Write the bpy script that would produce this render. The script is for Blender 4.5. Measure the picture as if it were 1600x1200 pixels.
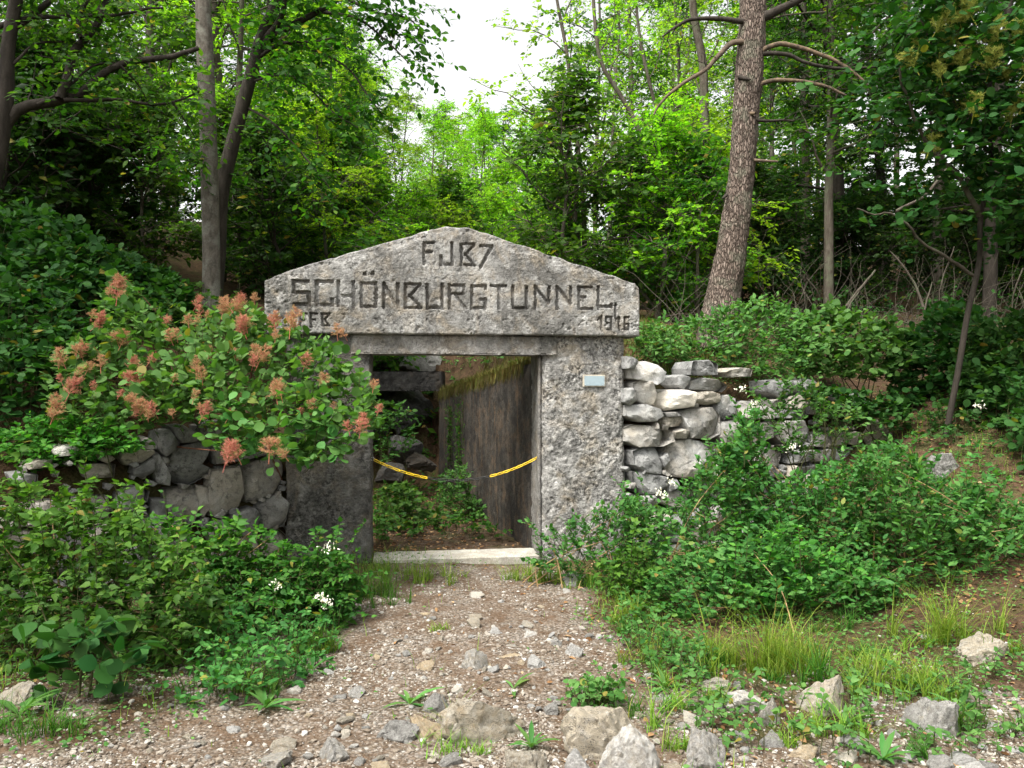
import bpy, math, random
import numpy as np
from mathutils import Vector, Matrix

random.seed(11)
rng = np.random.default_rng(11)
PI = math.pi
for o in list(bpy.data.objects):
    bpy.data.objects.remove(o)
SC = bpy.context.scene
COL = SC.collection

# ------------------------------------------------------------------ camera, sky, sun, exposure
CAM_Y, CAM_Z, FPX = -7.5, 1.7, 1240.0
cam_d = bpy.data.cameras.new('camera')
cam_d.sensor_width = 36.0
cam_d.lens = FPX / 1600 * 36.0
cam_d.clip_end = 900
cam = bpy.data.objects.new('camera', cam_d)
COL.objects.link(cam)
cam.location = (0, CAM_Y, CAM_Z)
cam.rotation_euler = (PI / 2, 0, 0)
SC.camera = cam

SUN_EL, SUN_AZ = math.radians(58), math.radians(222)     # azimuth clockwise from +Y: left of the viewer and a little behind
world = bpy.data.worlds.new('World')
SC.world = world
world.use_nodes = True
wt = world.node_tree
wt.nodes.clear()
sky = wt.nodes.new('ShaderNodeTexSky')
sky.sky_type = 'NISHITA'
sky.sun_disc = False
sky.sun_elevation = SUN_EL
sky.sun_rotation = SUN_AZ
sky.dust_density = 4.0
sky.air_density = 1.0
bw = wt.nodes.new('ShaderNodeRGBToBW')
cov = wt.nodes.new('ShaderNodeMix'); cov.data_type = 'RGBA'
cov.inputs['Factor'].default_value = 0.93              # a closed, thin white cloud cover over the blue
warm = wt.nodes.new('ShaderNodeMix'); warm.data_type = 'RGBA'; warm.blend_type = 'MULTIPLY'
warm.inputs['Factor'].default_value = 1.0
warm.inputs[7].default_value = (1.0, 0.985, 0.96, 1)
wbg = wt.nodes.new('ShaderNodeBackground')
wbg.inputs['Strength'].default_value = 0.15
wout = wt.nodes.new('ShaderNodeOutputWorld')
wt.links.new(sky.outputs[0], bw.inputs[0])
wt.links.new(sky.outputs[0], cov.inputs[6])
wt.links.new(bw.outputs[0], warm.inputs[6])
wt.links.new(warm.outputs[2], cov.inputs[7])
wt.links.new(cov.outputs[2], wbg.inputs['Color'])
wt.links.new(wbg.outputs[0], wout.inputs['Surface'])

sun_d = bpy.data.lights.new('sun', 'SUN')
sun_d.energy = 1.15
sun_d.angle = math.radians(14)
sun_d.color = (1.0, 0.95, 0.86)
sun = bpy.data.objects.new('sun', sun_d)
COL.objects.link(sun)
sdir = Vector((math.sin(SUN_AZ) * math.cos(SUN_EL), math.cos(SUN_AZ) * math.cos(SUN_EL), math.sin(SUN_EL)))
sun.rotation_euler = sdir.to_track_quat('Z', 'Y').to_euler()
sun.location = (0, -4, 30)

SC.view_settings.view_transform = 'Standard'
SC.view_settings.look = 'None'
SC.view_settings.exposure = 2.0
SC.view_settings.gamma = 1.0
SC.view_settings.use_curve_mapping = False
SC.cycles.max_bounces = 7
SC.cycles.diffuse_bounces = 4
SC.cycles.glossy_bounces = 2
SC.cycles.transmission_bounces = 4
SC.cycles.caustics_reflective = False
SC.cycles.caustics_refractive = False
SC.cycles.use_denoising = True
try:
    SC.cycles.denoiser = 'OPENIMAGEDENOISE'
except Exception:
    pass

# ------------------------------------------------------------------ numeric helpers
def at(px, py, Y):
    d = Y - CAM_Y
    return np.array(((px - 800) / FPX * d, Y, CAM_Z - (py - 600) / FPX * d))

def sstep(a, b, x):
    t = np.clip((np.asarray(x, float) - a) / (b - a), 0, 1)
    return t * t * (3 - 2 * t)

def _h(ix, iy, iz, seed):
    n = (ix.astype(np.uint32) * np.uint32(374761393) + iy.astype(np.uint32) * np.uint32(668265263)
         + iz.astype(np.uint32) * np.uint32(2147483647) + np.uint32((seed * 974711) & 0xffffffff))
    n = (n ^ (n >> np.uint32(13))) * np.uint32(1274126177)
    n = n ^ (n >> np.uint32(16))
    return (n & np.uint32(0xffff)).astype(np.float64) / 32767.5 - 1.0

def vnoise(p, seed=0):
    p = np.asarray(p, float)
    i = np.floor(p).astype(np.int64)
    f = p - i
    f = f * f * (3 - 2 * f)
    i = i & 0xffffffff
    x, y, z = i[..., 0], i[..., 1], i[..., 2]
    fx, fy, fz = f[..., 0], f[..., 1], f[..., 2]
    x1, y1, z1 = (x + 1) & 0xffffffff, (y + 1) & 0xffffffff, (z + 1) & 0xffffffff
    def lerp(a, b, t): return a + (b - a) * t
    c00 = lerp(_h(x, y, z, seed), _h(x1, y, z, seed), fx)
    c10 = lerp(_h(x, y1, z, seed), _h(x1, y1, z, seed), fx)
    c01 = lerp(_h(x, y, z1, seed), _h(x1, y, z1, seed), fx)
    c11 = lerp(_h(x, y1, z1, seed), _h(x1, y1, z1, seed), fx)
    return lerp(lerp(c00, c10, fy), lerp(c01, c11, fy), fz)

def fbm(p, octv=4, seed=0, gain=0.5):
    p = np.asarray(p, float)
    a, s, tot = 1.0, 0.0, 0.0
    for k in range(octv):
        s = s + a * vnoise(p * (2.03 ** k) + 17.3 * k, seed + k)
        tot += a
        a *= gain
    return s / tot

def unit(v):
    v = np.asarray(v, float)
    return v / np.maximum(np.linalg.norm(v, axis=-1, keepdims=True), 1e-9)

# ------------------------------------------------------------------ mesh helpers
class MB:
    """collects vertices and faces of ONE mesh"""
    def __init__(s): s.V, s.F, s.M, s.n = [], [], [], 0
    def add(s, V, F, m=0):
        V = np.asarray(V, float).reshape(-1, 3)
        for f in (F if isinstance(F, list) else [F]):
            f = np.asarray(f, np.int64)
            if len(f):
                s.F.append(f + s.n); s.M.append(m)
        s.V.append(V); s.n += len(V)
        return s
    def mesh(s, name, mats, smooth=True):
        V = np.concatenate(s.V) if s.V else np.zeros((0, 3))
        me = bpy.data.meshes.new(name)
        me.vertices.add(len(V)); me.vertices.foreach_set('co', V.astype(np.float32).ravel())
        loops = np.concatenate([f.ravel() for f in s.F]).astype(np.int32)
        tot = np.concatenate([np.full(len(f), f.shape[1], np.int32) for f in s.F])
        mi = np.concatenate([np.full(len(f), m, np.int32) for f, m in zip(s.F, s.M)])
        me.loops.add(len(loops)); me.loops.foreach_set('vertex_index', loops)
        me.polygons.add(len(tot))
        me.polygons.foreach_set('loop_start', np.concatenate([[0], np.cumsum(tot)[:-1]]).astype(np.int32))
        for m in (mats if isinstance(mats, (list, tuple)) else [mats]):
            me.materials.append(m)
        me.polygons.foreach_set('material_index', mi)
        me.polygons.foreach_set('use_smooth', np.full(len(tot), bool(smooth)))
        me.update(calc_edges=True)
        me.validate()
        return me
    def build(s, name, mats, parent=None, smooth=True, loc=None):
        return link(name, s.mesh(name, mats, smooth), parent, loc)

def link(name, me, parent=None, loc=None):
    """links a mesh as one object; loc is subtracted from world-space vertices (they become local to it)"""
    o = bpy.data.objects.new(name, me)
    COL.objects.link(o)
    if loc is not None and parent is None:
        me.transform(Matrix.Translation(-Vector(loc)))
        o.location = Vector(loc)
    if parent is not None:
        o.parent = parent
        me.transform(Matrix.Translation(-parent.location))
    return o

def tag(o, label=None, cat=None, group=None, kind=None):
    if label: o['label'] = label
    if cat: o['category'] = cat
    if group: o['group'] = group
    if kind: o['kind'] = kind
    return o

def thing(name, label, cat, loc, group=None):
    o = bpy.data.objects.new(name, None)
    COL.objects.link(o)
    o.empty_display_size = 0.2
    o.location = Vector([float(v) for v in loc])
    return tag(o, label, cat, group)

def dup(root, loc, rotz=0.0, scale=(1, 1, 1), label=None, group=None):
    r = root.copy(); COL.objects.link(r)
    r.location = Vector([float(v) for v in loc]); r.rotation_euler = (0, 0, rotz); r.scale = scale
    if label: r['label'] = label
    if group: r['group'] = group
    for ch in root.children:
        c = ch.copy(); COL.objects.link(c); c.parent = r
        for g in ch.children:
            d = g.copy(); COL.objects.link(d); d.parent = c
    return r

def tubes(P, R, k=5, cap=False):
    """P (T,n,3) polylines, R (T,n) radii -> verts, quads"""
    P = np.asarray(P, float); R = np.asarray(R, float)
    if P.ndim == 2: P, R = P[None], R[None]
    T, n, _ = P.shape
    tan = np.gradient(P, axis=1)
    tan = unit(tan)
    ref = np.where(np.abs(tan[..., 2:3]) > 0.9, np.array([1., 0, 0]), np.array([0, 0, 1.]))
    ref = np.broadcast_to(ref[:, n // 2:n // 2 + 1], tan.shape)
    a = unit(np.cross(tan, ref)); b = np.cross(tan, a)
    th = np.arange(k) * 2 * PI / k
    V = (P[:, :, None, :] + R[:, :, None, None] * (np.cos(th)[None, None, :, None] * a[:, :, None, :]
         + np.sin(th)[None, None, :, None] * b[:, :, None, :]))
    idx = np.arange(T * n * k).reshape(T, n, k)
    F = np.stack([idx[:, :-1], np.roll(idx[:, :-1], -1, 2), np.roll(idx[:, 1:], -1, 2), idx[:, 1:]], -1).reshape(-1, 4)
    return V.reshape(-1, 3), F

def smooth_path(pts, n):
    """Catmull-Rom through pts, n samples"""
    P = np.asarray(pts, float)
    P = np.concatenate([[2 * P[0] - P[1]], P, [2 * P[-1] - P[-2]]])
    m = len(P) - 3
    t = np.linspace(0, m - 1e-6, n)
    i = t.astype(int); f = (t - i)[:, None]
    p0, p1, p2, p3 = P[i], P[i + 1], P[i + 2], P[i + 3]
    return 0.5 * (2 * p1 + (p2 - p0) * f + (2 * p0 - 5 * p1 + 4 * p2 - p3) * f ** 2 + (3 * p1 - p0 - 3 * p2 + p3) * f ** 3)

def grow(p0, d0, L, n, wander=0.2, lift=0.0, r=rng):
    p = np.array(p0, float); d = unit(np.array(d0, float)); out = [p.copy()]
    for _ in range(n - 1):
        d = unit(d + r.normal(0, wander, 3) + np.array([0, 0, lift]))
        p = p + d * L / (n - 1); out.append(p.copy())
    return np.array(out)

# leaf templates: x along the leaf, y across, z the upper side
def leaf_tpl(prof, fold=0.12, curl=0.12):
    """prof: list of (x, halfwidth); ends are pointed"""
    V = [(0, 0, 0)]; F4, F3 = [], []
    for x, w in prof:
        zc = -curl * x * x
        V += [(x, w, zc + fold * w), (x, 0, zc), (x, -w, zc + fold * w)]
    V.append((1, 0, -curl))
    n = len(prof)
    F3 += [(0, 2, 1), (0, 3, 2)]
    for i in range(n - 1):
        a, b = 1 + 3 * i, 4 + 3 * i
        F4 += [(a, a + 1, b + 1, b), (a + 1, a + 2, b + 2, b + 1)]
    e, a = len(V) - 1, 1 + 3 * (n - 1)
    F3 += [(a, a + 1, e), (a + 1, a + 2, e)]
    return np.array(V, float), [np.array(f) for f in (F4, F3) if f]
T_FAR = (np.array([(0, 0, 0), (.45, .27, .05), (1, 0, -.1), (.45, -.27, .05)], float), [np.array([(0, 1, 2), (0, 2, 3)])])
T_OVATE = leaf_tpl([(.28, .24), (.62, .22)])
T_POINT = leaf_tpl([(.18, .25), (.42, .30), (.75, .12)], fold=.25, curl=.25)
T_ROUND = leaf_tpl([(.14, .05), (.34, .27), (.62, .38), (.87, .27)], fold=.12, curl=.10)
T_BROAD = leaf_tpl([(.15, .14), (.45, .29), (.75, .22)], fold=.2, curl=.2)
T_STRAP = leaf_tpl([(.2, .045), (.5, .075), (.8, .05)], fold=.5, curl=.45)

def leaves(mb, tpl, P, D, N, S, m=0):
    V, F = tpl
    X = unit(D); Z = unit(N - (N * X).sum(-1, keepdims=True) * X); Y = np.cross(Z, X)
    S = np.asarray(S, float).reshape(-1, 1, 1)
    W = P[:, None, :] + S * (V[None, :, 0:1] * X[:, None] + V[None, :, 1:2] * Y[:, None] + V[None, :, 2:3] * Z[:, None])
    off = (np.arange(len(P)) * len(V))[:, None, None]
    mb.add(W.reshape(-1, 3), [(f[None] + off).reshape(-1, f.shape[1]) for f in F], m)

def twig_leaves(P, D, L, k, size, r, droop=0.25, two_rank=True, up=0.8, tilt=0.45, size_var=0.5, out=0.55):
    """twigs starting at P along D with k leaves each -> twig polylines and leaf arrays"""
    T = len(P); D = unit(D)
    t = np.linspace(0.15, 1.0, k)[None, :] + r.uniform(-.04, .04, (T, k))
    g = np.array([0, 0, -1.0])
    pos = P[:, None] + D[:, None] * (L[:, None] * t)[..., None] + g * (droop * L[:, None] * t ** 2)[..., None]
    tan = unit(D[:, None] + g * (2 * droop * t)[..., None])
    side = unit(np.cross(tan, np.array([0, 0, 1.0])) + 1e-6)
    sgn = np.where((np.arange(k)[None, :] + r.integers(0, 2, (T, 1))) % 2 == 0, 1., -1.)
    sgn = sgn * np.where(np.arange(k)[None, :] == k - 1, 0.15, 1.0)
    ld = unit(tan * out + side * sgn[..., None] + r.normal(0, .25, (T, k, 3)))
    ln = unit(np.array([0, 0, up]) + r.normal(0, tilt, (T, k, 3)) + np.array([0, -.25, 0]))
    sz = size * (1 + r.uniform(-size_var, size_var, (T, k)))
    tt = np.linspace(0, 1, 4)[None, :]
    tw = P[:, None] + D[:, None] * (L[:, None] * tt)[..., None] + g * (droop * L[:, None] * tt ** 2)[..., None]
    return tw, pos.reshape(-1, 3), ld.reshape(-1, 3), ln.reshape(-1, 3), sz.ravel()

# ------------------------------------------------------------------ materials
def new_mat(name):
    m = bpy.data.materials.new(name); m.use_nodes = True
    nt = m.node_tree; nt.nodes.clear()
    return m, nt
def nd(nt, typ, **kw):
    n = nt.nodes.new(typ)
    for k, v in kw.items():
        if k.startswith('i_'):
            n.inputs[k[2:].replace('_', ' ')].default_value = v
        else:
            setattr(n, k, v)
    return n
def lk(nt, a, b): nt.links.new(a, b)
def noise_n(nt, vec, scale, detail=5, rough=.55, dist=0.0):
    n = nd(nt, 'ShaderNodeTexNoise'); n.inputs['Scale'].default_value = scale
    n.inputs['Detail'].default_value = detail; n.inputs['Roughness'].default_value = rough
    n.inputs['Distortion'].default_value = dist
    lk(nt, vec, n.inputs['Vector']); return n.outputs['Fac']
def ramp_n(nt, fac, stops, interp='LINEAR'):
    n = nd(nt, 'ShaderNodeValToRGB'); n.color_ramp.interpolation = interp
    e = n.color_ramp.elements
    while len(e) < len(stops): e.new(0.5)
    for el, (p, c) in zip(e, stops):
        el.position = p
        el.color = (c, c, c, 1) if isinstance(c, (int, float)) else (*c, 1)
    lk(nt, fac, n.inputs[0]); return n.outputs[0]
def mix_n(nt, fac, a, b, blend='MIX'):
    n = nd(nt, 'ShaderNodeMix', data_type='RGBA', blend_type=blend)
    for s, v in ((0, fac), (6, a), (7, b)):
        if hasattr(v, 'is_linked'): lk(nt, v, n.inputs[s])
        elif s == 0: n.inputs[0].default_value = v
        else: n.inputs[s].default_value = (*v, 1)
    return n.outputs[2]
def math_n(nt, op, a, b=0.0):
    n = nd(nt, 'ShaderNodeMath', operation=op)
    for s, v in ((0, a), (1, b)):
        if hasattr(v, 'is_linked'): lk(nt, v, n.inputs[s])
        else: n.inputs[s].default_value = v
    return n.outputs[0]
def map_n(nt, vec, scale=(1, 1, 1)):
    n = nd(nt, 'ShaderNodeMapping'); n.inputs['Scale'].default_value = scale
    lk(nt, vec, n.inputs['Vector']); return n.outputs[0]
def bump_n(nt, h, strength=.5, dist=.02, normal=None):
    n = nd(nt, 'ShaderNodeBump'); n.inputs['Strength'].default_value = strength
    n.inputs['Distance'].default_value = dist
    lk(nt, h, n.inputs['Height'])
    if normal is not None: lk(nt, normal, n.inputs['Normal'])
    return n.outputs[0]
def finish(nt, col, rough=.85, normal=None, spec=.3, metal=0.0):
    b = nd(nt, 'ShaderNodeBsdfPrincipled'); o = nd(nt, 'ShaderNodeOutputMaterial')
    if hasattr(col, 'is_linked'): lk(nt, col, b.inputs['Base Color'])
    else: b.inputs['Base Color'].default_value = (*col, 1)
    if hasattr(rough, 'is_linked'): lk(nt, rough, b.inputs['Roughness'])
    else: b.inputs['Roughness'].default_value = rough
    b.inputs['Specular IOR Level'].default_value = spec
    b.inputs['Metallic'].default_value = metal
    if normal is not None: lk(nt, normal, b.inputs['Normal'])
    lk(nt, b.outputs[0], o.inputs[0])
    return b
def pos_vec(nt):
    return nd(nt, 'ShaderNodeNewGeometry').outputs['Position']
def obj_vec(nt):
    return nd(nt, 'ShaderNodeTexCoord').outputs['Object']

def leaf_mat(name, dark, mid, light, trans=.45, tcol=1.6, rough=.58, spec=.2):
    m, nt = new_mat(name)
    g = nd(nt, 'ShaderNodeNewGeometry'); oi = nd(nt, 'ShaderNodeObjectInfo')
    r = math_n(nt, 'FRACT', math_n(nt, 'ADD', g.outputs['Random Per Island'], math_n(nt, 'MULTIPLY', oi.outputs['Random'], 7.31)))
    col = ramp_n(nt, r, [(0, dark), (.5, mid), (.978, light), (.988, (.22, .22, .04)), (1, (.20, .14, .04))])
    # whole plants differ a little in hue
    hs = nd(nt, 'ShaderNodeHueSaturation')
    lk(nt, math_n(nt, 'ADD', math_n(nt, 'MULTIPLY', oi.outputs['Random'], .03), .485), hs.inputs['Hue'])
    lk(nt, math_n(nt, 'ADD', math_n(nt, 'MULTIPLY', oi.outputs['Random'], .3), .85), hs.inputs['Value'])
    lk(nt, col, hs.inputs['Color'])
    col = hs.outputs[0]
    b = nd(nt, 'ShaderNodeBsdfPrincipled'); lk(nt, col, b.inputs['Base Color'])
    b.inputs['Roughness'].default_value = rough; b.inputs['Specular IOR Level'].default_value = spec
    t = nd(nt, 'ShaderNodeBsdfTranslucent')
    tc = mix_n(nt, 1.0, col, (tcol * .86, tcol * .98, tcol * .32), 'MULTIPLY'); lk(nt, tc, t.inputs['Color'])
    mx = nd(nt, 'ShaderNodeMixShader'); mx.inputs[0].default_value = trans
    lk(nt, b.outputs[0], mx.inputs[1]); lk(nt, t.outputs[0], mx.inputs[2])
    o = nd(nt, 'ShaderNodeOutputMaterial'); lk(nt, mx.outputs[0], o.inputs[0])
    return m

def concrete_mat(name, light, dark, warm, black=.5, streak=0.0, pit=1.0, warm_amt=.5):
    m, nt = new_mat(name); v = pos_vec(nt)
    big = noise_n(nt, v, 2.2, 6, .62, .4)
    med = noise_n(nt, v, 11, 6, .65)
    fine = noise_n(nt, v, 75, 4, .7)
    col = mix_n(nt, ramp_n(nt, big, [(.38, 0.), (.66, 1.)]), dark, light)
    wf = math_n(nt, 'MULTIPLY', ramp_n(nt, noise_n(nt, v, 4.3, 4, .6, .8), [(.48, 0.), (.66, 1.)]), warm_amt)
    col = mix_n(nt, wf, col, warm)
    pale = ramp_n(nt, med, [(.5, 0.), (.68, 1.)])
    col = mix_n(nt, math_n(nt, 'MULTIPLY', pale, .6), col, tuple(min(1, c * 1.45) for c in light))
    if streak:
        sv = map_n(nt, v, (7, 7, 1.1))
        st = ramp_n(nt, noise_n(nt, sv, 1.0, 5, .6), [(.42, 0.), (.62, 1.)])
        col = mix_n(nt, math_n(nt, 'MULTIPLY', st, streak), col, tuple(c * .35 for c in dark))
        sv2 = map_n(nt, v, (11, 11, 1.2))
        st2 = ramp_n(nt, noise_n(nt, sv2, 1.0, 4, .6), [(.58, 0.), (.68, 1.)])
        col = mix_n(nt, math_n(nt, 'MULTIPLY', st2, streak * .8), col, warm)
    # black lichen and dirt specks gathered in patches
    patch = ramp_n(nt, noise_n(nt, v, 3.1, 5, .6, .6), [(.40, 0.), (.56, 1.)])
    speck = ramp_n(nt, noise_n(nt, v, 30, 6, .8), [(.47, 0.), (.55, 1.)])
    bl = math_n(nt, 'MULTIPLY', math_n(nt, 'MULTIPLY', patch, speck), black)
    col = mix_n(nt, bl, col, (.022, .021, .02))
    if name == 'gable_concrete':
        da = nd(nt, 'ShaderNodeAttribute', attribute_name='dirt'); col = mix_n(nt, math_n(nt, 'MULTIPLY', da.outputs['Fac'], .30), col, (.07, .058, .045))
    gr = ramp_n(nt, fine, [(.3, .72), (.7, 1.2)])
    col = mix_n(nt, 1.0, col, gr, 'MULTIPLY')
    vo = nd(nt, 'ShaderNodeTexVoronoi'); vo.inputs['Scale'].default_value = 62; lk(nt, v, vo.inputs['Vector'])
    pits = ramp_n(nt, noise_n(nt, v, 42, 5, .75), [(.30, 0.), (.46, 1.)])
    h = math_n(nt, 'ADD', math_n(nt, 'MULTIPLY', pits, .6 * pit), math_n(nt, 'ADD', math_n(nt, 'MULTIPLY', vo.outputs['Distance'], -.5 * pit), math_n(nt, 'MULTIPLY', fine, .5)))
    finish(nt, col, .92, bump_n(nt, h, .9, .012), .2)
    return m

def stone_mat(name, a, b, c, lich=.4, scale=1.0, spot=(.03, .03, .03), coords='object'):
    m, nt = new_mat(name)
    v = obj_vec(nt) if coords == 'object' else pos_vec(nt)
    oi = nd(nt, 'ShaderNodeObjectInfo')
    sh = nd(nt, 'ShaderNodeVectorMath', operation='ADD'); lk(nt, v, sh.inputs[0])
    cmb = nd(nt, 'ShaderNodeCombineXYZ'); lk(nt, math_n(nt, 'MULTIPLY', oi.outputs['Random'], 31.7), cmb.inputs[0])
    lk(nt, math_n(nt, 'MULTIPLY', oi.outputs['Random'], 17.1), cmb.inputs[2]); lk(nt, cmb.outputs[0], sh.inputs[1]); v = sh.outputs[0]
    n1 = noise_n(nt, v, 5 * scale, 7, .62, .5); n2 = noise_n(nt, v, 26 * scale, 6, .7); n3 = noise_n(nt, v, 110 * scale, 3, .6)
    col = mix_n(nt, ramp_n(nt, n1, [(.36, 0.), (.64, 1.)]), a, b)
    rf = ramp_n(nt, math_n(nt, 'ADD', math_n(nt, 'MULTIPLY', oi.outputs['Random'], .5), math_n(nt, 'MULTIPLY', noise_n(nt, v, 3.2 * scale, 4, .6), .7)), [(.55, 0.), (.8, 1.)])
    col = mix_n(nt, math_n(nt, 'MULTIPLY', rf, .7), col, c)
    lc = ramp_n(nt, n2, [(.50, 0.), (.60, 1.)])
    lp = ramp_n(nt, noise_n(nt, v, 4 * scale, 4, .6), [(.42, 0.), (.58, 1.)])
    col = mix_n(nt, math_n(nt, 'MULTIPLY', math_n(nt, 'MULTIPLY', lc, lp), lich), col, spot)
    col = mix_n(nt, 1.0, col, ramp_n(nt, n3, [(.3, .8), (.7, 1.15)]), 'MULTIPLY')
    val = nd(nt, 'ShaderNodeHueSaturation'); lk(nt, col, val.inputs['Color'])
    lk(nt, math_n(nt, 'ADD', math_n(nt, 'MULTIPLY', oi.outputs['Random'], .5), .72), val.inputs['Value'])
    h = math_n(nt, 'ADD', math_n(nt, 'MULTIPLY', n2, .8), math_n(nt, 'ADD', math_n(nt, 'MULTIPLY', n3, .3), math_n(nt, 'MULTIPLY', n1, .9)))
    finish(nt, val.outputs[0], .88, bump_n(nt, h, .75, .02), .25)
    return m

def bark_mat(name, a, b, sc=(14, 14, 3), lich=None, strength=.6, plates=False):
    m, nt = new_mat(name); v = pos_vec(nt)
    mv = map_n(nt, v, sc)
    n1 = noise_n(nt, mv, 1.0, 6, .65, .4); n2 = noise_n(nt, v, 60, 4, .7)
    h = n1
    if plates:
        vo = nd(nt, 'ShaderNodeTexVoronoi', feature='DISTANCE_TO_EDGE'); vo.inputs['Scale'].default_value = 1.0
        wob = nd(nt, 'ShaderNodeMix', data_type='RGBA', blend_type='ADD'); wob.inputs[0].default_value = 1.1
        nn = nd(nt, 'ShaderNodeTexNoise'); nn.inputs['Scale'].default_value = .9; lk(nt, mv, nn.inputs['Vector'])
        lk(nt, mv, wob.inputs[6]); lk(nt, nn.outputs['Color'], wob.inputs[7])
        lk(nt, wob.outputs[2], vo.inputs['Vector'])
        crack = ramp_n(nt, vo.outputs['Distance'], [(.0, 0.), (.22, 1.)])
        h = math_n(nt, 'ADD', math_n(nt, 'MULTIPLY', crack, .9), math_n(nt, 'MULTIPLY', n1, .7))
        col = mix_n(nt, crack, tuple(c * .42 for c in a), mix_n(nt, ramp_n(nt, n1, [(.35, 0.), (.65, 1.)]), a, b))
    else:
        col = mix_n(nt, ramp_n(nt, n1, [(.35, 0.), (.65, 1.)]), a, b)
    if lich:
        lf = ramp_n(nt, noise_n(nt, v, 5, 5, .65), [(.5, 0.), (.62, 1.)])
        col = mix_n(nt, math_n(nt, 'MULTIPLY', lf, .6), col, lich)
    col = mix_n(nt, 1.0, col, ramp_n(nt, n2, [(.3, .75), (.7, 1.2)]), 'MULTIPLY')
    hh = math_n(nt, 'ADD', h, math_n(nt, 'MULTIPLY', n2, .25))
    finish(nt, col, .9, bump_n(nt, hh, strength, .02), .2)
    return m

def plain_mat(name, c, rough=.7, spec=.3, var=.0, metal=0.0):
    m, nt = new_mat(name)
    if var:
        n = noise_n(nt, pos_vec(nt), 30, 4, .6)
        col = mix_n(nt, ramp_n(nt, n, [(.35, 0.), (.65, 1.)]), tuple(x * (1 - var) for x in c), tuple(min(1, x * (1 + var)) for x in c))
    else: col = c
    finish(nt, col, rough, None, spec, metal); return m

def island_mat(name, stops, rough=.85, spec=.2, trans=0.0):
    m, nt = new_mat(name); g = nd(nt, 'ShaderNodeNewGeometry')
    col = ramp_n(nt, g.outputs['Random Per Island'], stops)
    n = noise_n(nt, g.outputs['Position'], 90, 4, .65)
    col = mix_n(nt, 1.0, col, ramp_n(nt, n, [(.3, .7), (.7, 1.2)]), 'MULTIPLY')
    b = finish(nt, col, rough, None, spec)
    if trans:
        t = nd(nt, 'ShaderNodeBsdfTranslucent'); lk(nt, col, t.inputs[0])
        mx = nd(nt, 'ShaderNodeMixShader'); mx.inputs[0].default_value = trans
        o = [x for x in nt.nodes if x.type == 'OUTPUT_MATERIAL'][0]
        lk(nt, b.outputs[0], mx.inputs[1]); lk(nt, t.outputs[0], mx.inputs[2]); lk(nt, mx.outputs[0], o.inputs[0])
    return m

M = {}
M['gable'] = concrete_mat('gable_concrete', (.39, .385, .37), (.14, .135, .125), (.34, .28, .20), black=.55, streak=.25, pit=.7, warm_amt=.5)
M['pillar_pale'] = concrete_mat('pale_rough_concrete', (.43, .42, .40), (.19, .185, .175), (.38, .30, .19), black=.8, pit=1.05, warm_amt=.4)
M['pillar_dark'] = concrete_mat('stained_concrete', (.21, .205, .195), (.095, .092, .086), (.2, .16, .11), black=.75, streak=.3, pit=1.2, warm_amt=.5)
M['lintel'] = concrete_mat('lintel_concrete', (.30, .29, .275), (.13, .125, .115), (.25, .2, .14), black=.5, pit=1.1)
M['threshold'] = concrete_mat('threshold_concrete', (.46, .44, .39), (.33, .31, .27), (.38, .33, .24), black=.15, pit=.4, warm_amt=.4)
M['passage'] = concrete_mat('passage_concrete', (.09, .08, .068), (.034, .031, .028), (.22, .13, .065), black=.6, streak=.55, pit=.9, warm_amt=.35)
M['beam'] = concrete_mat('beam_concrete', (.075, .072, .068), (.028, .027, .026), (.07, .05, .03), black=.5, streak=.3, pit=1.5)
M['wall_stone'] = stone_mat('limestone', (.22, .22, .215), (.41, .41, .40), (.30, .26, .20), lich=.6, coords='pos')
M['wall_stone_dark'] = stone_mat('shade_toned_limestone', (.16, .158, .155), (.33, .327, .32), (.25, .215, .17), lich=.6, coords='pos')  # same limestone, with the left wall's shade put into a darker colour
M['white_stone'] = stone_mat('white_limestone', (.50, .49, .48), (.66, .66, .66), (.52, .46, .36), lich=.15, coords='pos')
M['ochre_stone'] = stone_mat('ochre_limestone', (.36, .26, .12), (.46, .38, .26), (.4, .24, .08), lich=.3, coords='pos')
M['rock'] = stone_mat('karst_rock', (.22, .21, .195), (.42, .41, .385), (.3, .25, .17), lich=.85, scale=1.3)
M['rock_tan'] = stone_mat('tan_karst_rock', (.25, .215, .16), (.43, .40, .34), (.36, .27, .16), lich=.7, scale=1.3)
M['rock_pale'] = stone_mat('pale_karst_rock', (.34, .33, .31), (.54, .53, .51), (.4, .35, .27), lich=.4, scale=1.3)
M['rock_dark'] = stone_mat('dark_rock', (.05, .05, .048), (.12, .118, .112), (.08, .06, .04), lich=.5, scale=1.2)  # darker rock tone for the blocks in the cutting
M['bark_grey'] = bark_mat('smooth_grey_bark', (.055, .048, .038), (.13, .115, .095), (16, 16, 7), (.19, .19, .16), .5)
M['bark_dark'] = bark_mat('dark_bark', (.022, .018, .014), (.05, .042, .034), (14, 14, 3), None, .5)
M['bark_pine'] = bark_mat('plated_pine_bark', (.13, .095, .075), (.27, .215, .18), (38, 38, 11), (.15, .15, .11), 1.0, True)
M['bark_thin'] = bark_mat('thin_stem_bark', (.05, .04, .03), (.11, .095, .075), (14, 14, 4), (.1, .11, .07), .4)
M['dead_wood'] = bark_mat('dead_wood', (.07, .052, .04), (.16, .12, .085), (10, 10, 10), None, .5)
M['bare_wood'] = bark_mat('peeled_wood', (.06, .047, .036), (.19, .135, .085), (12, 12, 12), None, .5)
M['twig'] = plain_mat('green_brown_twig', (.055, .06, .022), .8, .2, .3)
M['twig_red'] = plain_mat('red_brown_twig', (.12, .05, .03), .7, .2, .3)
M['twig_dry'] = plain_mat('dry_cane', (.30, .2, .10), .8, .2, .35)
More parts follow.
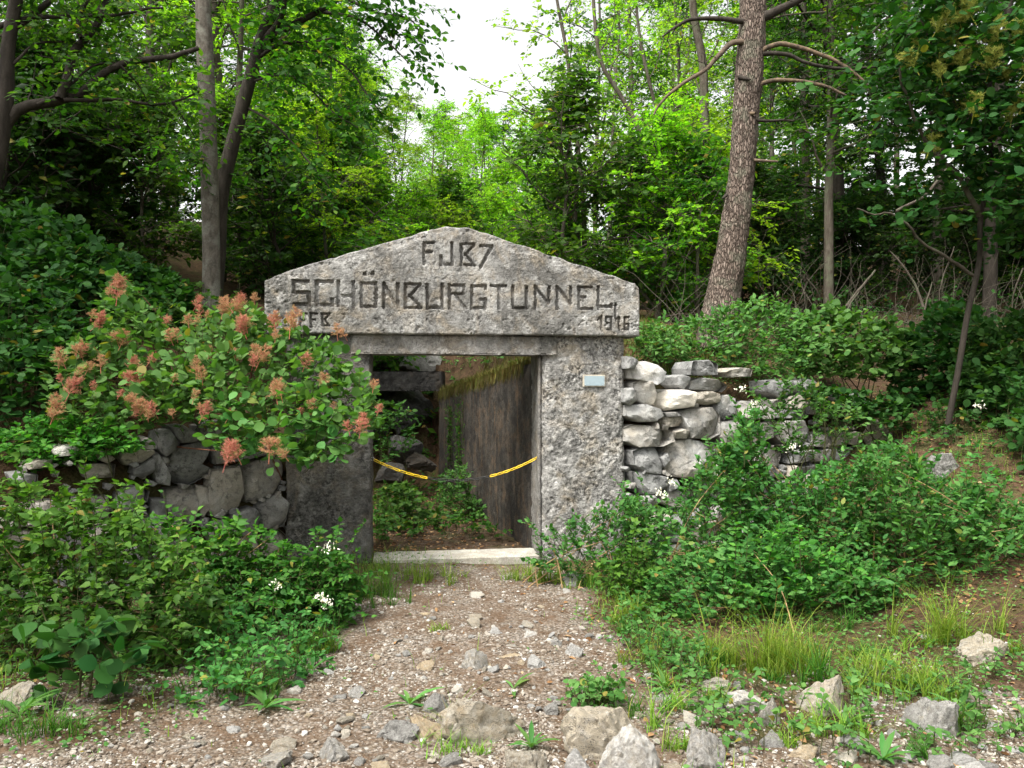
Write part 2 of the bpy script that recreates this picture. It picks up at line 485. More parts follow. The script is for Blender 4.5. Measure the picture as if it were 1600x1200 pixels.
M['leaf_forest'] = leaf_mat('woodland_leaf', (.016, .058, .007), (.038, .112, .011), (.085, .18, .018), .5, 1.9)
M['leaf_light'] = leaf_mat('bright_woodland_leaf', (.09, .21, .010), (.16, .32, .016), (.25, .39, .03), .56, 1.9)  # backlit glow of the clearing put into a brighter leaf colour
M['leaf_dark'] = leaf_mat('dark_woodland_leaf', (.010, .034, .006), (.019, .06, .009), (.04, .10, .015), .42, 1.7)  # deep shade of the side woods put into a darker leaf colour
M['leaf_round'] = leaf_mat('round_glossy_leaf', (.014, .06, .012), (.025, .09, .017), (.05, .135, .027), .34, 1.5, .6, .15)
M['leaf_smoke'] = leaf_mat('smoke_bush_leaf', (.045, .14, .03), (.08, .20, .045), (.13, .27, .07), .36, 1.5, .58, .18)
M['leaf_point'] = leaf_mat('pointed_leaf', (.034, .125, .014), (.06, .18, .022), (.115, .265, .035), .40, 1.6)
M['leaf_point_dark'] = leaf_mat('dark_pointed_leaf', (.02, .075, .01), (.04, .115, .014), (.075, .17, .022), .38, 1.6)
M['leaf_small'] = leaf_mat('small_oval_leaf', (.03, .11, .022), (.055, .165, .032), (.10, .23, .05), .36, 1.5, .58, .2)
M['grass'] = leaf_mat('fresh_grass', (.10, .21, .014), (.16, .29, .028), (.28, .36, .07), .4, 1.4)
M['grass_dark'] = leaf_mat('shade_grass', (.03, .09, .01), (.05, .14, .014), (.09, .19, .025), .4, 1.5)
M['moss'] = leaf_mat('rusty_moss', (.05, .042, .01), (.10, .07, .016), (.07, .10, .02), .25, 1.3)
M['plume'] = island_mat('salmon_plume', [(0, (.55, .20, .13)), (.4, (.62, .30, .19)), (.7, (.52, .37, .19)), (1, (.40, .41, .14))], .9, .1, .35)
M['plume_red'] = island_mat('rosy_plume', [(0, (.56, .16, .14)), (.5, (.61, .25, .18)), (1, (.50, .32, .18))], .9, .1, .35)
M['plume_yellow'] = island_mat('yellow_panicle', [(0, (.40, .42, .08)), (.5, (.50, .50, .13)), (1, (.34, .42, .08))], .9, .1, .5)
M['petal'] = plain_mat('cream_petals', (.78, .76, .62), .6, .3, .1)
M['litter'] = island_mat('dead_leaves', [(0, (.13, .06, .025)), (.4, (.22, .115, .05)), (.75, (.32, .19, .09)), (1, (.4, .28, .16))], .85, .2, .15)
M['gravel'] = island_mat('limestone_gravel', [(0, (.085, .062, .044)), (.3, (.18, .146, .112)), (.6, (.26, .228, .19)), (.9, (.36, .34, .305)), (1, (.46, .45, .43))])
M['chain_yellow'] = plain_mat('yellow_plastic', (.80, .55, .01), .35, .5)
M['chain_black'] = plain_mat('black_plastic', (.012, .012, .012), .4, .5)
M['steel'] = plain_mat('zinc_steel', (.55, .55, .55), .4, .5, .1, .8)
M['plaque'] = plain_mat('pale_blue_plate', (.30, .38, .42), .4, .5, .05)
M['plaque_rim'] = plain_mat('mortar_rim', (.47, .42, .34), .9, .2, .2)

# ------------------------------------------------------------------ terrain
def R_edge(y): return 0.30 - 0.288 * (y - 0.3)
def L_edge(y): return -1.50 - 0.20 * (y - 0.3)
def wall_top(y): return 1.98 - 0.078 * y

def terrain(x, y, fine=True):
    x = np.asarray(x, float); y = np.asarray(y, float)
    p3 = np.stack([x, y, np.zeros_like(x)], -1)
    yl = np.where(x < -2.0, -0.05 + (x + 2.0) * 0.80, np.where(x > 1.25, 0.45 + (x - 1.25) * 0.47, 0.45))
    yl = np.clip(yl, -3.6, 2.6)
    t = y - yl
    front = 1.7 * sstep(1.9, 5.4, x) * sstep(-3.6, 2.4, y) + 0.45 * sstep(-4.6, -8, x)
    left = sstep(0.0, -1.2, x)
    ht = 1.05 * left + (1.74 - 0.05 * np.clip(x - 1.3, 0, 4)) * (1 - left)
    w = 0.16 + 1.8 * sstep(3.4, 5.2, x) + 1.2 * sstep(-4.4, -6.5, x)
    st = sstep(0.12, 0.12 + w, t)
    sl = (0.56 * left + 0.34 * (1 - left)) * np.clip(t - 0.3, 0, 2.4) + (0.125 + 0.10 * sstep(1.0, 9.0, np.abs(x + .5 + .0 * y))) * np.clip(t - 2.7, 0, 34) - 0.5 * np.clip(y - 40, 0, 26)
    bank = ht + sl
    z = front * (1 - st) + np.maximum(bank, front) * st
    # the cutting behind the portal
    xr = x - R_edge(y); xl = L_edge(y) - x
    zw = wall_top(y)
    side_r = np.where(xr < 0.13, 0.0, zw - 0.05 + (np.maximum(bank, zw) - zw) * sstep(0.22, 1.5, xr))
    side_l = z * sstep(0.0, 1.5, xl)
    cut = np.where(xr >= 0.13, np.where(xr < 1.5, np.minimum(side_r, np.maximum(z, side_r)), z), np.where(xl > 0, side_l, 0.0))
    cut = np.where(cut > z, z, cut)
    floor_up = sstep(5.4, 7.8, y)
    inside = (y > 0.45) & (y < 7.8)
    cutz = cut * (1 - floor_up) + z * floor_up
    z = np.where(inside, cutz, z)
    if fine:
        z = z + 0.05 * fbm(p3 * 0.9, 3, 3) + 0.025 * fbm(p3 * 3.5, 3, 5) + np.where(np.abs(y) < 12, 0.012 * fbm(p3 * 14, 2, 8), 0)
    return z
def tz(x, y): return float(terrain(np.array([x]), np.array([y]))[0])

def axis_lines(a, b, step, far_lo, far_hi):
    mid = list(np.arange(a, b + 1e-6, step))
    s, v, hi = step, b, []
    while v < far_hi: s *= 1.16; v += s; hi.append(v)
    s, v, lo = step, a, []
    while v > far_lo: s *= 1.16; v -= s; lo.append(v)
    return np.array(lo[::-1] + mid + hi)

gx = axis_lines(-6.5, 7.0, 0.06, -160, 160)
gy = axis_lines(-6.2, 8.6, 0.06, -70, 220)
GX, GY = np.meshgrid(gx, gy)
GZ = terrain(GX, GY)
nx, ny = len(gx), len(gy)
ii = np.arange(nx * ny).reshape(ny, nx)
F = np.stack([ii[:-1, :-1], ii[:-1, 1:], ii[1:, 1:], ii[1:, :-1]], -1).reshape(-1, 4)

def path_weight(x, y):
    """1 on the trodden gravel in front of the portal"""
    left = -1.20 - .32 * np.clip(-y - 1.0, 0, 8); right = .68 + .10 * np.clip(-y - 1.0, 0, 8)
    wob = 0.4 * fbm(np.stack([x, y, x * 0], -1) * 1.1, 3, 21)
    d = np.maximum(left - x, x - right) + wob
    main = sstep(0.35, -0.35, d) * sstep(0.35, -0.3, y)
    strip = .8 * sstep(-2.7, -3.5, y) * sstep(-.25, .25, fbm(np.stack([x, y, x * 0], -1) * 1.7, 3, 23) + .08)   # stony strip along the track
    return np.maximum(main, strip)

def ground_mat():
    m, nt = new_mat('woodland_ground'); v = pos_vec(nt)
    at_ = nd(nt, 'ShaderNodeAttribute', attribute_name='path'); pw = at_.outputs['Fac']
    n1 = noise_n(nt, v, 1.6, 5, .6, .5); n2 = noise_n(nt, v, 14, 6, .7); n3 = noise_n(nt, v, 70, 4, .7)
    soil = mix_n(nt, ramp_n(nt, n2, [(.35, 0.), (.65, 1.)]), (.035, .022, .013), (.10, .06, .034))
    green = ramp_n(nt, noise_n(nt, v, 2.3, 5, .65, .6), [(.5, 0.), (.62, 1.)])
    soil = mix_n(nt, math_n(nt, 'MULTIPLY', green, .45), soil, (.05, .075, .018))
    v1 = nd(nt, 'ShaderNodeTexVoronoi'); v1.inputs['Scale'].default_value = 46; lk(nt, v, v1.inputs['Vector'])
    v2 = nd(nt, 'ShaderNodeTexVoronoi'); v2.inputs['Scale'].default_value = 115; lk(nt, v, v2.inputs['Vector'])
    sep = nd(nt, 'ShaderNodeSeparateColor'); lk(nt, v1.outputs['Color'], sep.inputs[0])
    sep2 = nd(nt, 'ShaderNodeSeparateColor'); lk(nt, v2.outputs['Color'], sep2.inputs[0])
    stops = [(0, (.105, .074, .05)), (.35, (.19, .15, .112)), (.7, (.28, .24, .20)), (1, (.42, .39, .355))]
    g1 = ramp_n(nt, sep.outputs[0], stops); g2 = ramp_n(nt, sep2.outputs[1], stops)
    gsel = ramp_n(nt, n2, [(.42, 0.), (.55, 1.)])
    grav = mix_n(nt, gsel, g2, g1)
    edge = ramp_n(nt, v1.outputs['Distance'], [(.25, 1.), (.75, .45)])
    grav = mix_n(nt, 1.0, grav, edge, 'MULTIPLY')
    dirt = ramp_n(nt, noise_n(nt, v, 3.4, 5, .65, .8), [(.40, 0.), (.62, 1.)])
    grav = mix_n(nt, math_n(nt, 'MULTIPLY', dirt, .85), grav, (.105, .066, .04))
    f = ramp_n(nt, math_n(nt, 'ADD', pw, math_n(nt, 'MULTIPLY', math_n(nt, 'SUBTRACT', n2, .5), .8)), [(.3, 0.), (.6, 1.)])
    col = mix_n(nt, f, soil, grav)
    h = math_n(nt, 'ADD', math_n(nt, 'MULTIPLY', v1.outputs['Distance'], -.8), math_n(nt, 'ADD', n2, math_n(nt, 'MULTIPLY', n3, .4)))
    finish(nt, col, .95, bump_n(nt, h, .8, .02), .15)
    return m
M['ground'] = ground_mat()
mb = MB().add(np.stack([GX, GY, GZ], -1), F)
ground = mb.build('ground', M['ground'])
a_ = ground.data.attributes.new('path', 'FLOAT', 'POINT')
pwv = path_weight(GX, GY)
inside = ((GY > 0.2) & (GY < 3.4) & (GX < R_edge(GY)) & (GX > L_edge(GY) + .3))
pwv = np.where(inside, 0.35, pwv)
a_.data.foreach_set('value', pwv.astype(np.float32).ravel())
tag(ground, kind='structure')

# ------------------------------------------------------------------ the portal
TH = math.radians(8.0)
U = np.array([math.cos(TH), math.sin(TH), 0.0])          # along the face
NB = np.array([-math.sin(TH), math.cos(TH), 0.0])        # into the hill
P0 = np.array([-0.532, 0.0, 0.0])
def face(px, py, off=0.0):
    """pixel -> (s, z) on the portal plane set back by off"""
    dx, dz = (px - 800) / FPX, -(py - 600) / FPX
    # C + k*(dx,1,dz) lies on plane: (p - P0).NB = off
    C = np.array([0, CAM_Y, CAM_Z]); D = np.array([dx, 1.0, dz])
    k = (off - np.dot(C - P0, NB)) / np.dot(D, NB)
    p = C + k * D
    return float(np.dot(p - P0, U)), float(p[2])
def pw(s, n, z):
    s, n, z = np.broadcast_arrays(np.asarray(s, float), np.asarray(n, float), np.asarray(z, float))
    return P0 + s[..., None] * U + n[..., None] * NB + z[..., None] * np.array([0, 0, 1.0])

portal = thing('tunnel_portal', 'weathered concrete tunnel portal with gabled top and carved lettering', 'portal', (P0[0], P0[1], 0.0))

# carved strokes, each (x0,y0,x1,y1) rectangles or ('d',x0,y0,x1,y1,w) diagonals, read off two enlarged views
A = lambda x, y: (400 + x / 5.0, 340 + y / 5.0)
B = lambda x, y: (700 + x / 5.0, 340 + y / 5.0)
rects, diags = [], []
def rc(f, x0, y0, x1, y1): rects.append((f(x0, y0), f(x1, y1)))
def dg(f, x0, y0, x1, y1, w=21): diags.append((f(x0, y0), f(x1, y1), w / 5.0))
# S C H O(dots) N B U R
for q in ((282, 483, 416, 510), (282, 483, 307, 597), (282, 571, 426, 599), (398, 571, 428, 694), (284, 663, 428, 694),
          (461, 484, 490, 697), (461, 484, 606, 514), (461, 668, 608, 697), (579, 622, 608, 697),
          (630, 486, 658, 702), (748, 490, 775, 710), (640, 596, 765, 625),
          (835, 421, 864, 452), (895, 418, 924, 447), (812, 500, 836, 706), (923, 500, 950, 706), (812, 500, 950, 526), (812, 680, 950, 706),
          (988, 505, 1011, 713), (1096, 507, 1120, 713),
          (1158, 508, 1181, 718), (1158, 508, 1295, 531), (1158, 690, 1300, 715),
          (1327, 511, 1350, 718), (1443, 513, 1467, 718), (1327, 690, 1467, 716),
          (1500, 517, 1524, 718), (1500, 517, 1635, 540), (1612, 517, 1635, 606), (1520, 582, 1635, 606),
          # F J of the upper line
          (1302, 185, 1325, 371), (1302, 185, 1398, 208), (1320, 255, 1382, 278),
          (1521, 186, 1546, 381), (1434, 355, 1546, 381), (1434, 290, 1459, 381),
          # small letters lower left
          (338, 742, 354, 855), (338, 742, 402, 759), (350, 790, 385, 806),
          (421, 742, 438, 860), (421, 742, 486, 759), (436, 790, 470, 806),
          (512, 742, 530, 852), (505, 742, 576, 761), (512, 833, 574, 852)):
    rc(A, *q)
dg(A, 1000, 510, 1108, 708); dg(A, 1285, 525, 1200, 610); dg(A, 1200, 605, 1292, 700)
dg(A, 1560, 605, 1640, 712); dg(A, 570, 752, 540, 798, 15); dg(A, 540, 796, 568, 845, 15)
# G T U N N E L, B 7, year
for q in ((174, 520, 198, 718), (174, 520, 305, 545), (174, 693, 305, 718), (280, 626, 305, 718), (244, 628, 305, 651), (282, 520, 305, 568),
          (330, 520, 463, 544), (388, 520, 411, 716),
          (497, 526, 521, 718), (601, 530, 626, 718), (497, 693, 626, 718),
          (672, 530, 695, 718), (779, 530, 802, 672), (842, 532, 866, 722), (949, 532, 971, 674),
          (1013, 533, 1037, 723), (1013, 533, 1136, 556), (1030, 610, 1085, 633), (1013, 700, 1136, 723),
          (1165, 530, 1188, 723), (1165, 682, 1290, 707), (1268, 668, 1290, 700),
          (1300, 665, 1318, 790),
          (95, 197, 116, 380), (95, 197, 211, 216), (120, 360, 212, 379), (244, 210, 355, 233),
          (1190, 765, 1207, 876), (1231, 769, 1285, 785), (1231, 769, 1248, 830), (1231, 814, 1285, 830), (1268, 769, 1285, 882), (1238, 866, 1285, 882),
          (1330, 769, 1347, 887), (1375, 769, 1392, 882), (1375, 769, 1419, 785), (1375, 824, 1419, 840), (1402, 824, 1419, 882), (1375, 866, 1419, 882)):
    rc(B, *q)
dg(B, 682, 535, 784, 670); dg(B, 854, 537, 956, 676); dg(B, 205, 212, 135, 292, 18); dg(B, 135, 288, 208, 374, 18)
dg(B, 346, 226, 254, 386, 24); dg(B, 1170, 802, 1198, 770, 14); dg(B, 1310, 806, 1338, 773, 14)

def letter_depth(S, Z):
    d = np.zeros_like(S)
    for a, b in rects:
        s0, z0 = face(*a); s1, z1 = face(*b)
        d = np.maximum(d, ((S > s0) & (S < s1) & (Z < z0) & (Z > z1)).astype(float))
    for a, b, w in diags:
        s0, z0 = face(*a); s1, z1 = face(*b)
        hw = w / 165.0 / 2
        dx, dz = s1 - s0, z1 - z0; L2 = dx * dx + dz * dz
        t = np.clip(((S - s0) * dx + (Z - z0) * dz) / L2, 0, 1)
        d = np.maximum(d, (np.hypot(S - s0 - t * dx, Z - z0 - t * dz) < hw).astype(float))
    return d

SL, ZLb = -1.775, 2.165; SR = 1.80; ZE = 2.672; SA, ZA = 0.0, 3.226; GT = 0.42
ns, nz = 540, 150
s1d = np.linspace(SL, SR, ns)
top = np.where(s1d < SA, ZE + (ZA - ZE) * (s1d - SL) / (SA - SL), ZE + (ZA - ZE) * (SR - s1d) / (SR - SA))
top = top - 0.035 * np.exp(-(s1d / 0.07) ** 2) + 0.012 * fbm(np.stack([s1d * 9, s1d * 0, s1d * 0], -1), 3, 31)
top = np.minimum(top, ZE + .016 - 1.1 * np.clip(s1d - (SR - .045), 0, 1) + 9 * (s1d < SR - .045))
vv = np.linspace(0, 1, nz)
Sg, Vg = np.meshgrid(s1d, vv)
bot = ZLb + 0.006 * fbm(np.stack([s1d * 14, s1d * 0 + 5, s1d * 0], -1), 3, 33)
Zg = bot[None] + (top - bot)[None] * Vg
p3 = np.stack([Sg, Zg, Sg * 0], -1)
dist_top = (top[None] - Zg)
band = sstep(0.02, 0.10, dist_top) * sstep(-1.56, -1.52, Sg)            # dressed centre, rough margins
rough = 0.004 * fbm(p3 * 30, 3, 41) + 0.003 * np.minimum(0, fbm(p3 * 60, 2, 43) + .1)
margin = (1 - band) * (0.018 * np.abs(fbm(p3 * 22, 3, 45)) + 0.012)
pits = 0.011 * np.clip(fbm(p3 * 26, 3, 47) - 0.30 - 0.25 * fbm(p3 * 2.2, 2, 48) * 0, 0, 1) * 2.2
low = sstep(ZLb + .30, ZLb + .02, Zg)
pits = pits * (0.8 + low * 1.0 + (1 - band) * 1.4)
edge = 0.02 * (1 - np.sqrt(np.clip(1 - (1 - np.clip(np.minimum(np.minimum(dist_top, Zg - ZLb), np.minimum(SR - Sg, 9)) / 0.02, 0, 1)) ** 2, 0, 1)))
chamf = np.clip((-1.535 - Sg) / 0.24, 0, 1) * 0.15 + np.where(Sg < -1.535, 0.02 * np.abs(fbm(p3 * 18, 3, 51)), 0)
wob = np.stack([Sg + 0.007 * fbm(p3 * 28, 3, 61), Zg + 0.007 * fbm(p3 * 28, 3, 63)], -1)
carve = letter_depth(wob[..., 0], wob[..., 1])
cd = 0.050 * (.78 + .55 * fbm(p3 * 4, 3, 71))
off = carve * cd * (Sg > -1.53) + rough + margin + pits + edge + chamf
Vf = pw(Sg, off, Zg)
i2 = np.arange(ns * nz).reshape(nz, ns)
Ff = np.stack([i2[:-1, :-1], i2[:-1, 1:], i2[1:, 1:], i2[1:, :-1]], -1).reshape(-1, 4)
mb = MB().add(Vf, Ff)
ring = np.concatenate([i2[0, :], i2[1:, -1], i2[-1, ::-1][1:], i2[::-1, 0][1:-1]])
Vr = Vf.reshape(-1, 3)[ring]
nr = len(ring); steps = 12
depths = np.linspace(0, 1, steps)
back = []
Sr, Zr, Or = Sg.ravel()[ring], Zg.ravel()[ring], off.ravel()[ring]
for k, f in enumerate(depths):
    o = Or * (1 - f) + GT * f
    q = np.stack([Sr, o, Zr], -1)
    zz = Zr + (0.010 * fbm(q * 25, 3, 81)) * (k > 0)
    back.append(pw(Sr, o, zz))
Vb = np.concatenate(back)
jb = np.arange(steps * nr).reshape(steps, nr)
Fb = np.stack([jb[:-1], np.roll(jb[:-1], -1, 1), np.roll(jb[1:], -1, 1), jb[1:]], -1).reshape(-1, 4)[:, ::-1]
mb.add(Vb, Fb)
mb.add(pw(np.array([SL, SR, SR, SA, SL]), GT, np.array([ZLb, ZLb, ZE, ZA - .04, ZE])), [np.array([[0, 4, 3], [0, 3, 2], [0, 2, 1]])])
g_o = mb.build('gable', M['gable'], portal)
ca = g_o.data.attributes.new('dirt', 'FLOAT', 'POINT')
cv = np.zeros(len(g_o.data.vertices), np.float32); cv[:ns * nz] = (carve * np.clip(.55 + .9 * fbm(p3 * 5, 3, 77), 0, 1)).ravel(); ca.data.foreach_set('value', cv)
g_o['label'] = 'gabled slab carved with tunnel name, battalion and year'

def slab(name, mat, parent, s0, s1, n0, n1, z0, z1, res=.014, amp=.008, pitamp=.012, rnd=.025, seed=1, frame=pw, jag=0.0, chip=0.0, smooth=True, pf=24):
    """upright rough block: a rounded-corner outline swept up z, its skin pushed in by 3-D noise"""
    ds = [(s0, n1), (s0, n0), (s1, n0), (s1, n1)]
    path = []
    def seg(a, b):
        L = math.hypot(b[0] - a[0], b[1] - a[1]); k = max(2, int(L / res))
        for i in range(k): path.append((a[0] + (b[0] - a[0]) * i / k, a[1] + (b[1] - a[1]) * i / k))
    for a, b in zip(ds[:-1], ds[1:]): seg(a, b)
    path.append(ds[-1]); path = np.array(path)
    # normals (outward)
    cs, cn = (s0 + s1) / 2, (n0 + n1) / 2
    nrm = np.zeros_like(path)
    nrm[np.abs(path[:, 0] - s0) < 1e-6, 0] -= 1; nrm[np.abs(path[:, 0] - s1) < 1e-6, 0] += 1
    nrm[np.abs(path[:, 1] - n0) < 1e-6, 1] -= 1
    nrm = nrm / np.maximum(np.linalg.norm(nrm, axis=1, keepdims=True), 1e-9)
    # round the two front corners
    for c in ((s0, n0), (s1, n0)):
        d = np.hypot(path[:, 0] - c[0], path[:, 1] - c[1]); k = np.clip(1 - d / (rnd * 1.6), 0, 1) ** 2
        path = path - nrm * 0 - (np.sign(np.array(c) - np.array([cs, cn])) * (k * rnd * .45)[:, None])
    kz = max(2, int((z1 - z0) / res)) + 1
    zz = np.linspace(z0, z1, kz)
    S = np.broadcast_to(path[None, :, 0], (kz, len(path))); Nn = np.broadcast_to(path[None, :, 1], S.shape); Z = np.broadcast_to(zz[:, None], S.shape)
    q = np.stack([S, Nn, Z], -1)
    d = amp * fbm(q * 9, 4, seed) + .5 * amp * fbm(q * 32, 3, seed + 9) - pitamp * np.clip(fbm(q * pf, 3, seed + 5) - .12, 0, 1) * 2.4
    if chip:
        ez = np.minimum(np.abs(S - s1), np.abs(S - s0)) + np.abs(Nn - n0)
        d = d - chip * sstep(.10, 0, ez) * np.clip(fbm(q * 7, 3, seed + 13) + .1, 0, 1)
    S2 = S + nrm[None, :, 0] * d; N2 = Nn + nrm[None, :, 1] * d
    Z2 = Z + (jag * fbm(q * 12, 3, seed + 21) if jag else 0) * np.isin(Z, [z0, z1])
    V = frame(S2, N2, Z2)
    m = len(path); I = np.arange(kz * m).reshape(kz, m)
    Fq = np.stack([I[:-1, :-1], I[:-1, 1:], I[1:, 1:], I[1:, :-1]], -1).reshape(-1, 4)
    mbq = MB().add(V, Fq)
    h = m // 2
    for row, flip in ((I[0], True), (I[-1], False)):
        a, b = row[:h], row[::-1][:h]
        cap = np.stack([a[:-1], b[:-1], b[1:], a[1:]], -1)
        mbq.F.append(cap if not flip else cap[:, ::-1]); mbq.M.append(0)
    bk = np.stack([I[:-1, -1], I[:-1, 0], I[1:, 0], I[1:, -1]], -1)
    mbq.F.append(bk); mbq.M.append(0)
    return mbq.build(name, mat, parent, smooth)

PO = 0.09                                                    # pillars stand this far behind the gable's face
sl0, _ = face(446, 800, PO); sl1, _ = face(580, 800, PO)
sr0, _ = face(848, 700, PO); sr1, _ = face(978, 700, PO)
pl = slab('pillar', M['pillar_dark'], portal, sl0, sl1, PO, PO + .50, -.25, 2.166, amp=.010, pitamp=.012, seed=101, chip=.02)
pl['label'] = 'dark stained left pillar'
pr = slab('pillar', M['pillar_pale'], portal, sr0, sr1, PO, PO + .50, -.25, 2.166, res=.010, amp=.012, pitamp=.011, seed=131, rnd=.05, chip=.03, pf=44)
pr['label'] = 'pale rough right pillar with exposed aggregate'
ll0, zl = face(548, 551, PO - .03); ll1, _ = face(872, 551, PO - .03)
slab('lintel', M['lintel'], portal, ll0, ll1, PO - .03, PO + .46, zl - .005, 2.164, amp=.006, pitamp=.008, seed=151, rnd=.02, jag=.02)
# jamb rebate of smoother mortar on the right pillar
slab('jamb', M['lintel'], portal, sr0 - .035, sr0 - .002, PO + .06, PO + .48, -.2, zl - .008, amp=.003, pitamp=.003, seed=161, rnd=.01)
# threshold: a long low slab
st0, _ = face(586, 885, .0); st1, _ = face(822, 875, .0)
def frame_t(s, n, z): return pw(z, s, n)
def flat_slab(name, mat, parent, s0, s1, n0, n1, z0, z1, seed, amp=.005, res=.02):
    S, Nn = np.meshgrid(np.arange(s0, s1 + res * .5, res), np.arange(n0, n1 + res * .5, res))
    q = np.stack([S, Nn, S * 0], -1)
    e = np.minimum(np.minimum(S - s0, s1 - S), np.minimum(Nn - n0, n1 - Nn))
    Z = z1 + amp * fbm(q * 11, 4, seed) - .012 * sstep(.02, 0, e) - .012 * np.clip(fbm(q * 6, 3, seed + 3) - .3, 0, 1)
    V = pw(S, Nn, Z); b, a = S.shape; I = np.arange(a * b).reshape(b, a)
    mbq = MB().add(V, np.stack([I[:-1, :-1], I[:-1, 1:], I[1:, 1:], I[1:, :-1]], -1).reshape(-1, 4))
    ring = np.concatenate([I[0, :], I[1:, -1], I[-1, ::-1][1:], I[::-1, 0][1:-1]])
    T_ = V.reshape(-1, 3)[ring]; W = T_.copy(); W[:, 2] = z0 + .01 * fbm(T_ * 9, 2, seed)
    n = len(ring); J = np.arange(2 * n).reshape(2, n)
    mbq.add(np.concatenate([T_, W]), np.stack([J[0], J[1], np.roll(J[1], -1), np.roll(J[0], -1)], -1))
    return mbq.build(name, mat, parent)
flat_slab('threshold', M['threshold'], portal, st0 - .02, sr0 - .05, PO - .06, PO + .30, -.2, .055, 171)
# small blank plate on the right pillar
def plate(name, mat, parent, x0, y0, x1, y1, proud, thick):
    a = face(x0, y1, PO); b = face(x1, y0, PO)
    S = np.array([a[0], b[0], b[0], a[0]] * 2); Z = np.array([a[1], a[1], b[1], b[1]] * 2)
    N_ = np.array([PO - proud] * 4 + [PO - proud + thick] * 4)
    Fq = np.array([(0, 1, 2, 3), (5, 4, 7, 6), (4, 5, 1, 0), (3, 2, 6, 7), (4, 0, 3, 7), (1, 5, 6, 2)])
    return MB().add(pw(S, N_, Z), Fq).build(name, mat, parent, False)
rim = plate('plaque_bed', M['plaque_rim'], portal, 910.5, 585.5, 945, 604, .016, .04)
pq = plate('plaque', M['plaque'], portal, 912.5, 587.5, 943.5, 602.5, .023, .0062)
pq['label'] = 'small pale blue blank plate'
mbs = MB()
for cx_, cy_ in ((914, 589), (942, 589), (914, 601), (942, 601)):
    s_, z_ = face(cx_, cy_, PO - .026)
    th = np.arange(8) * PI / 4
    mbs.add(np.concatenate([pw(s_ + .004 * np.cos(th), PO - .0265, z_ + .004 * np.sin(th)), pw(s_ + .004 * np.cos(th), PO - .0225, z_ + .004 * np.sin(th))]),
            [np.arange(8)[None], np.stack([np.arange(8), np.roll(np.arange(8), -1), 8 + np.roll(np.arange(8), -1), 8 + np.arange(8)], -1)])
mbs.build('screw', M['steel'], portal)

# ------------------------------------------------------------------ chain across the doorway
ch = thing('barrier_chain', 'yellow and black plastic chain sagging across the doorway', 'chain', at(711, 750, 0.1))
def link_mesh(name, mat):
    L, w, r = .078, .032, .0042
    th = np.linspace(0, 2 * PI, 17)[:-1]
    cx = np.where(np.cos(th) > 0, 1, -1) * (L / 2 - w / 2) * (np.abs(np.cos(th)) > .15)
    path = np.stack([cx + np.cos(th) * (w / 2 - r), np.sin(th) * (w / 2 - r), th * 0], -1)
    path = np.concatenate([path, path[:1]])
    V, Fq = tubes(path, np.full(len(path), r), 6)
    return MB().add(V, Fq).mesh(name, mat)
ly, lb = link_mesh('link_yellow', M['chain_yellow']), link_mesh('link_black', M['chain_black'])
def chain_py(px): return 750.5 - (33.0 * ((px - 711) / 128.0) ** 2 if px < 711 else 38.0 * ((px - 711) / 133.0) ** 2)
def chain_pt(px):
    s, z = face(px, chain_py(px), PO + .14)
    return pw(s, PO + .14, z)
dense = np.array([chain_pt(p) for p in np.linspace(584, 845, 400)])
cum = np.concatenate([[0], np.cumsum(np.linalg.norm(np.diff(dense, axis=0), axis=1))])
nl = int(cum[-1] / .066)
pxs = np.linspace(584, 845, 400)
for k in range(nl):
    c = (k + .5) / nl * cum[-1]
    p = np.array([np.interp(c, cum, dense[:, j]) for j in range(3)])
    q = np.array([np.interp(min(c + .02, cum[-1]), cum, dense[:, j]) for j in range(3)]) - np.array([np.interp(max(c - .02, 0), cum, dense[:, j]) for j in range(3)])
    px_ = np.interp(c, cum, pxs)
    o = bpy.data.objects.new('link', lb if 663 < px_ < 765 else ly); COL.objects.link(o)
    x = Vector(q).normalized(); up = Vector((0, 0, 1)); y = up.cross(x).normalized(); z = x.cross(y)
    a = (math.radians(35) if k % 2 else math.radians(-50))
    y2 = y * math.cos(a) + z * math.sin(a); z2 = x.cross(y2)
    mt = Matrix((x, y2, z2)).transposed().to_4x4(); mt.translation = Vector(p) - ch.location
    o.parent = ch; o.matrix_basis = mt
for px_ in (582, 846):
    c = chain_pt(px_)
    th = np.linspace(0, 2 * PI, 13)
    pth = c + np.stack([.016 * np.cos(th), th * 0, .016 * np.sin(th)], -1)
    V, Fq = tubes(pth, np.full(13, .003), 6)
    MB().add(V, Fq).build('eye_bolt', M['steel'], ch)

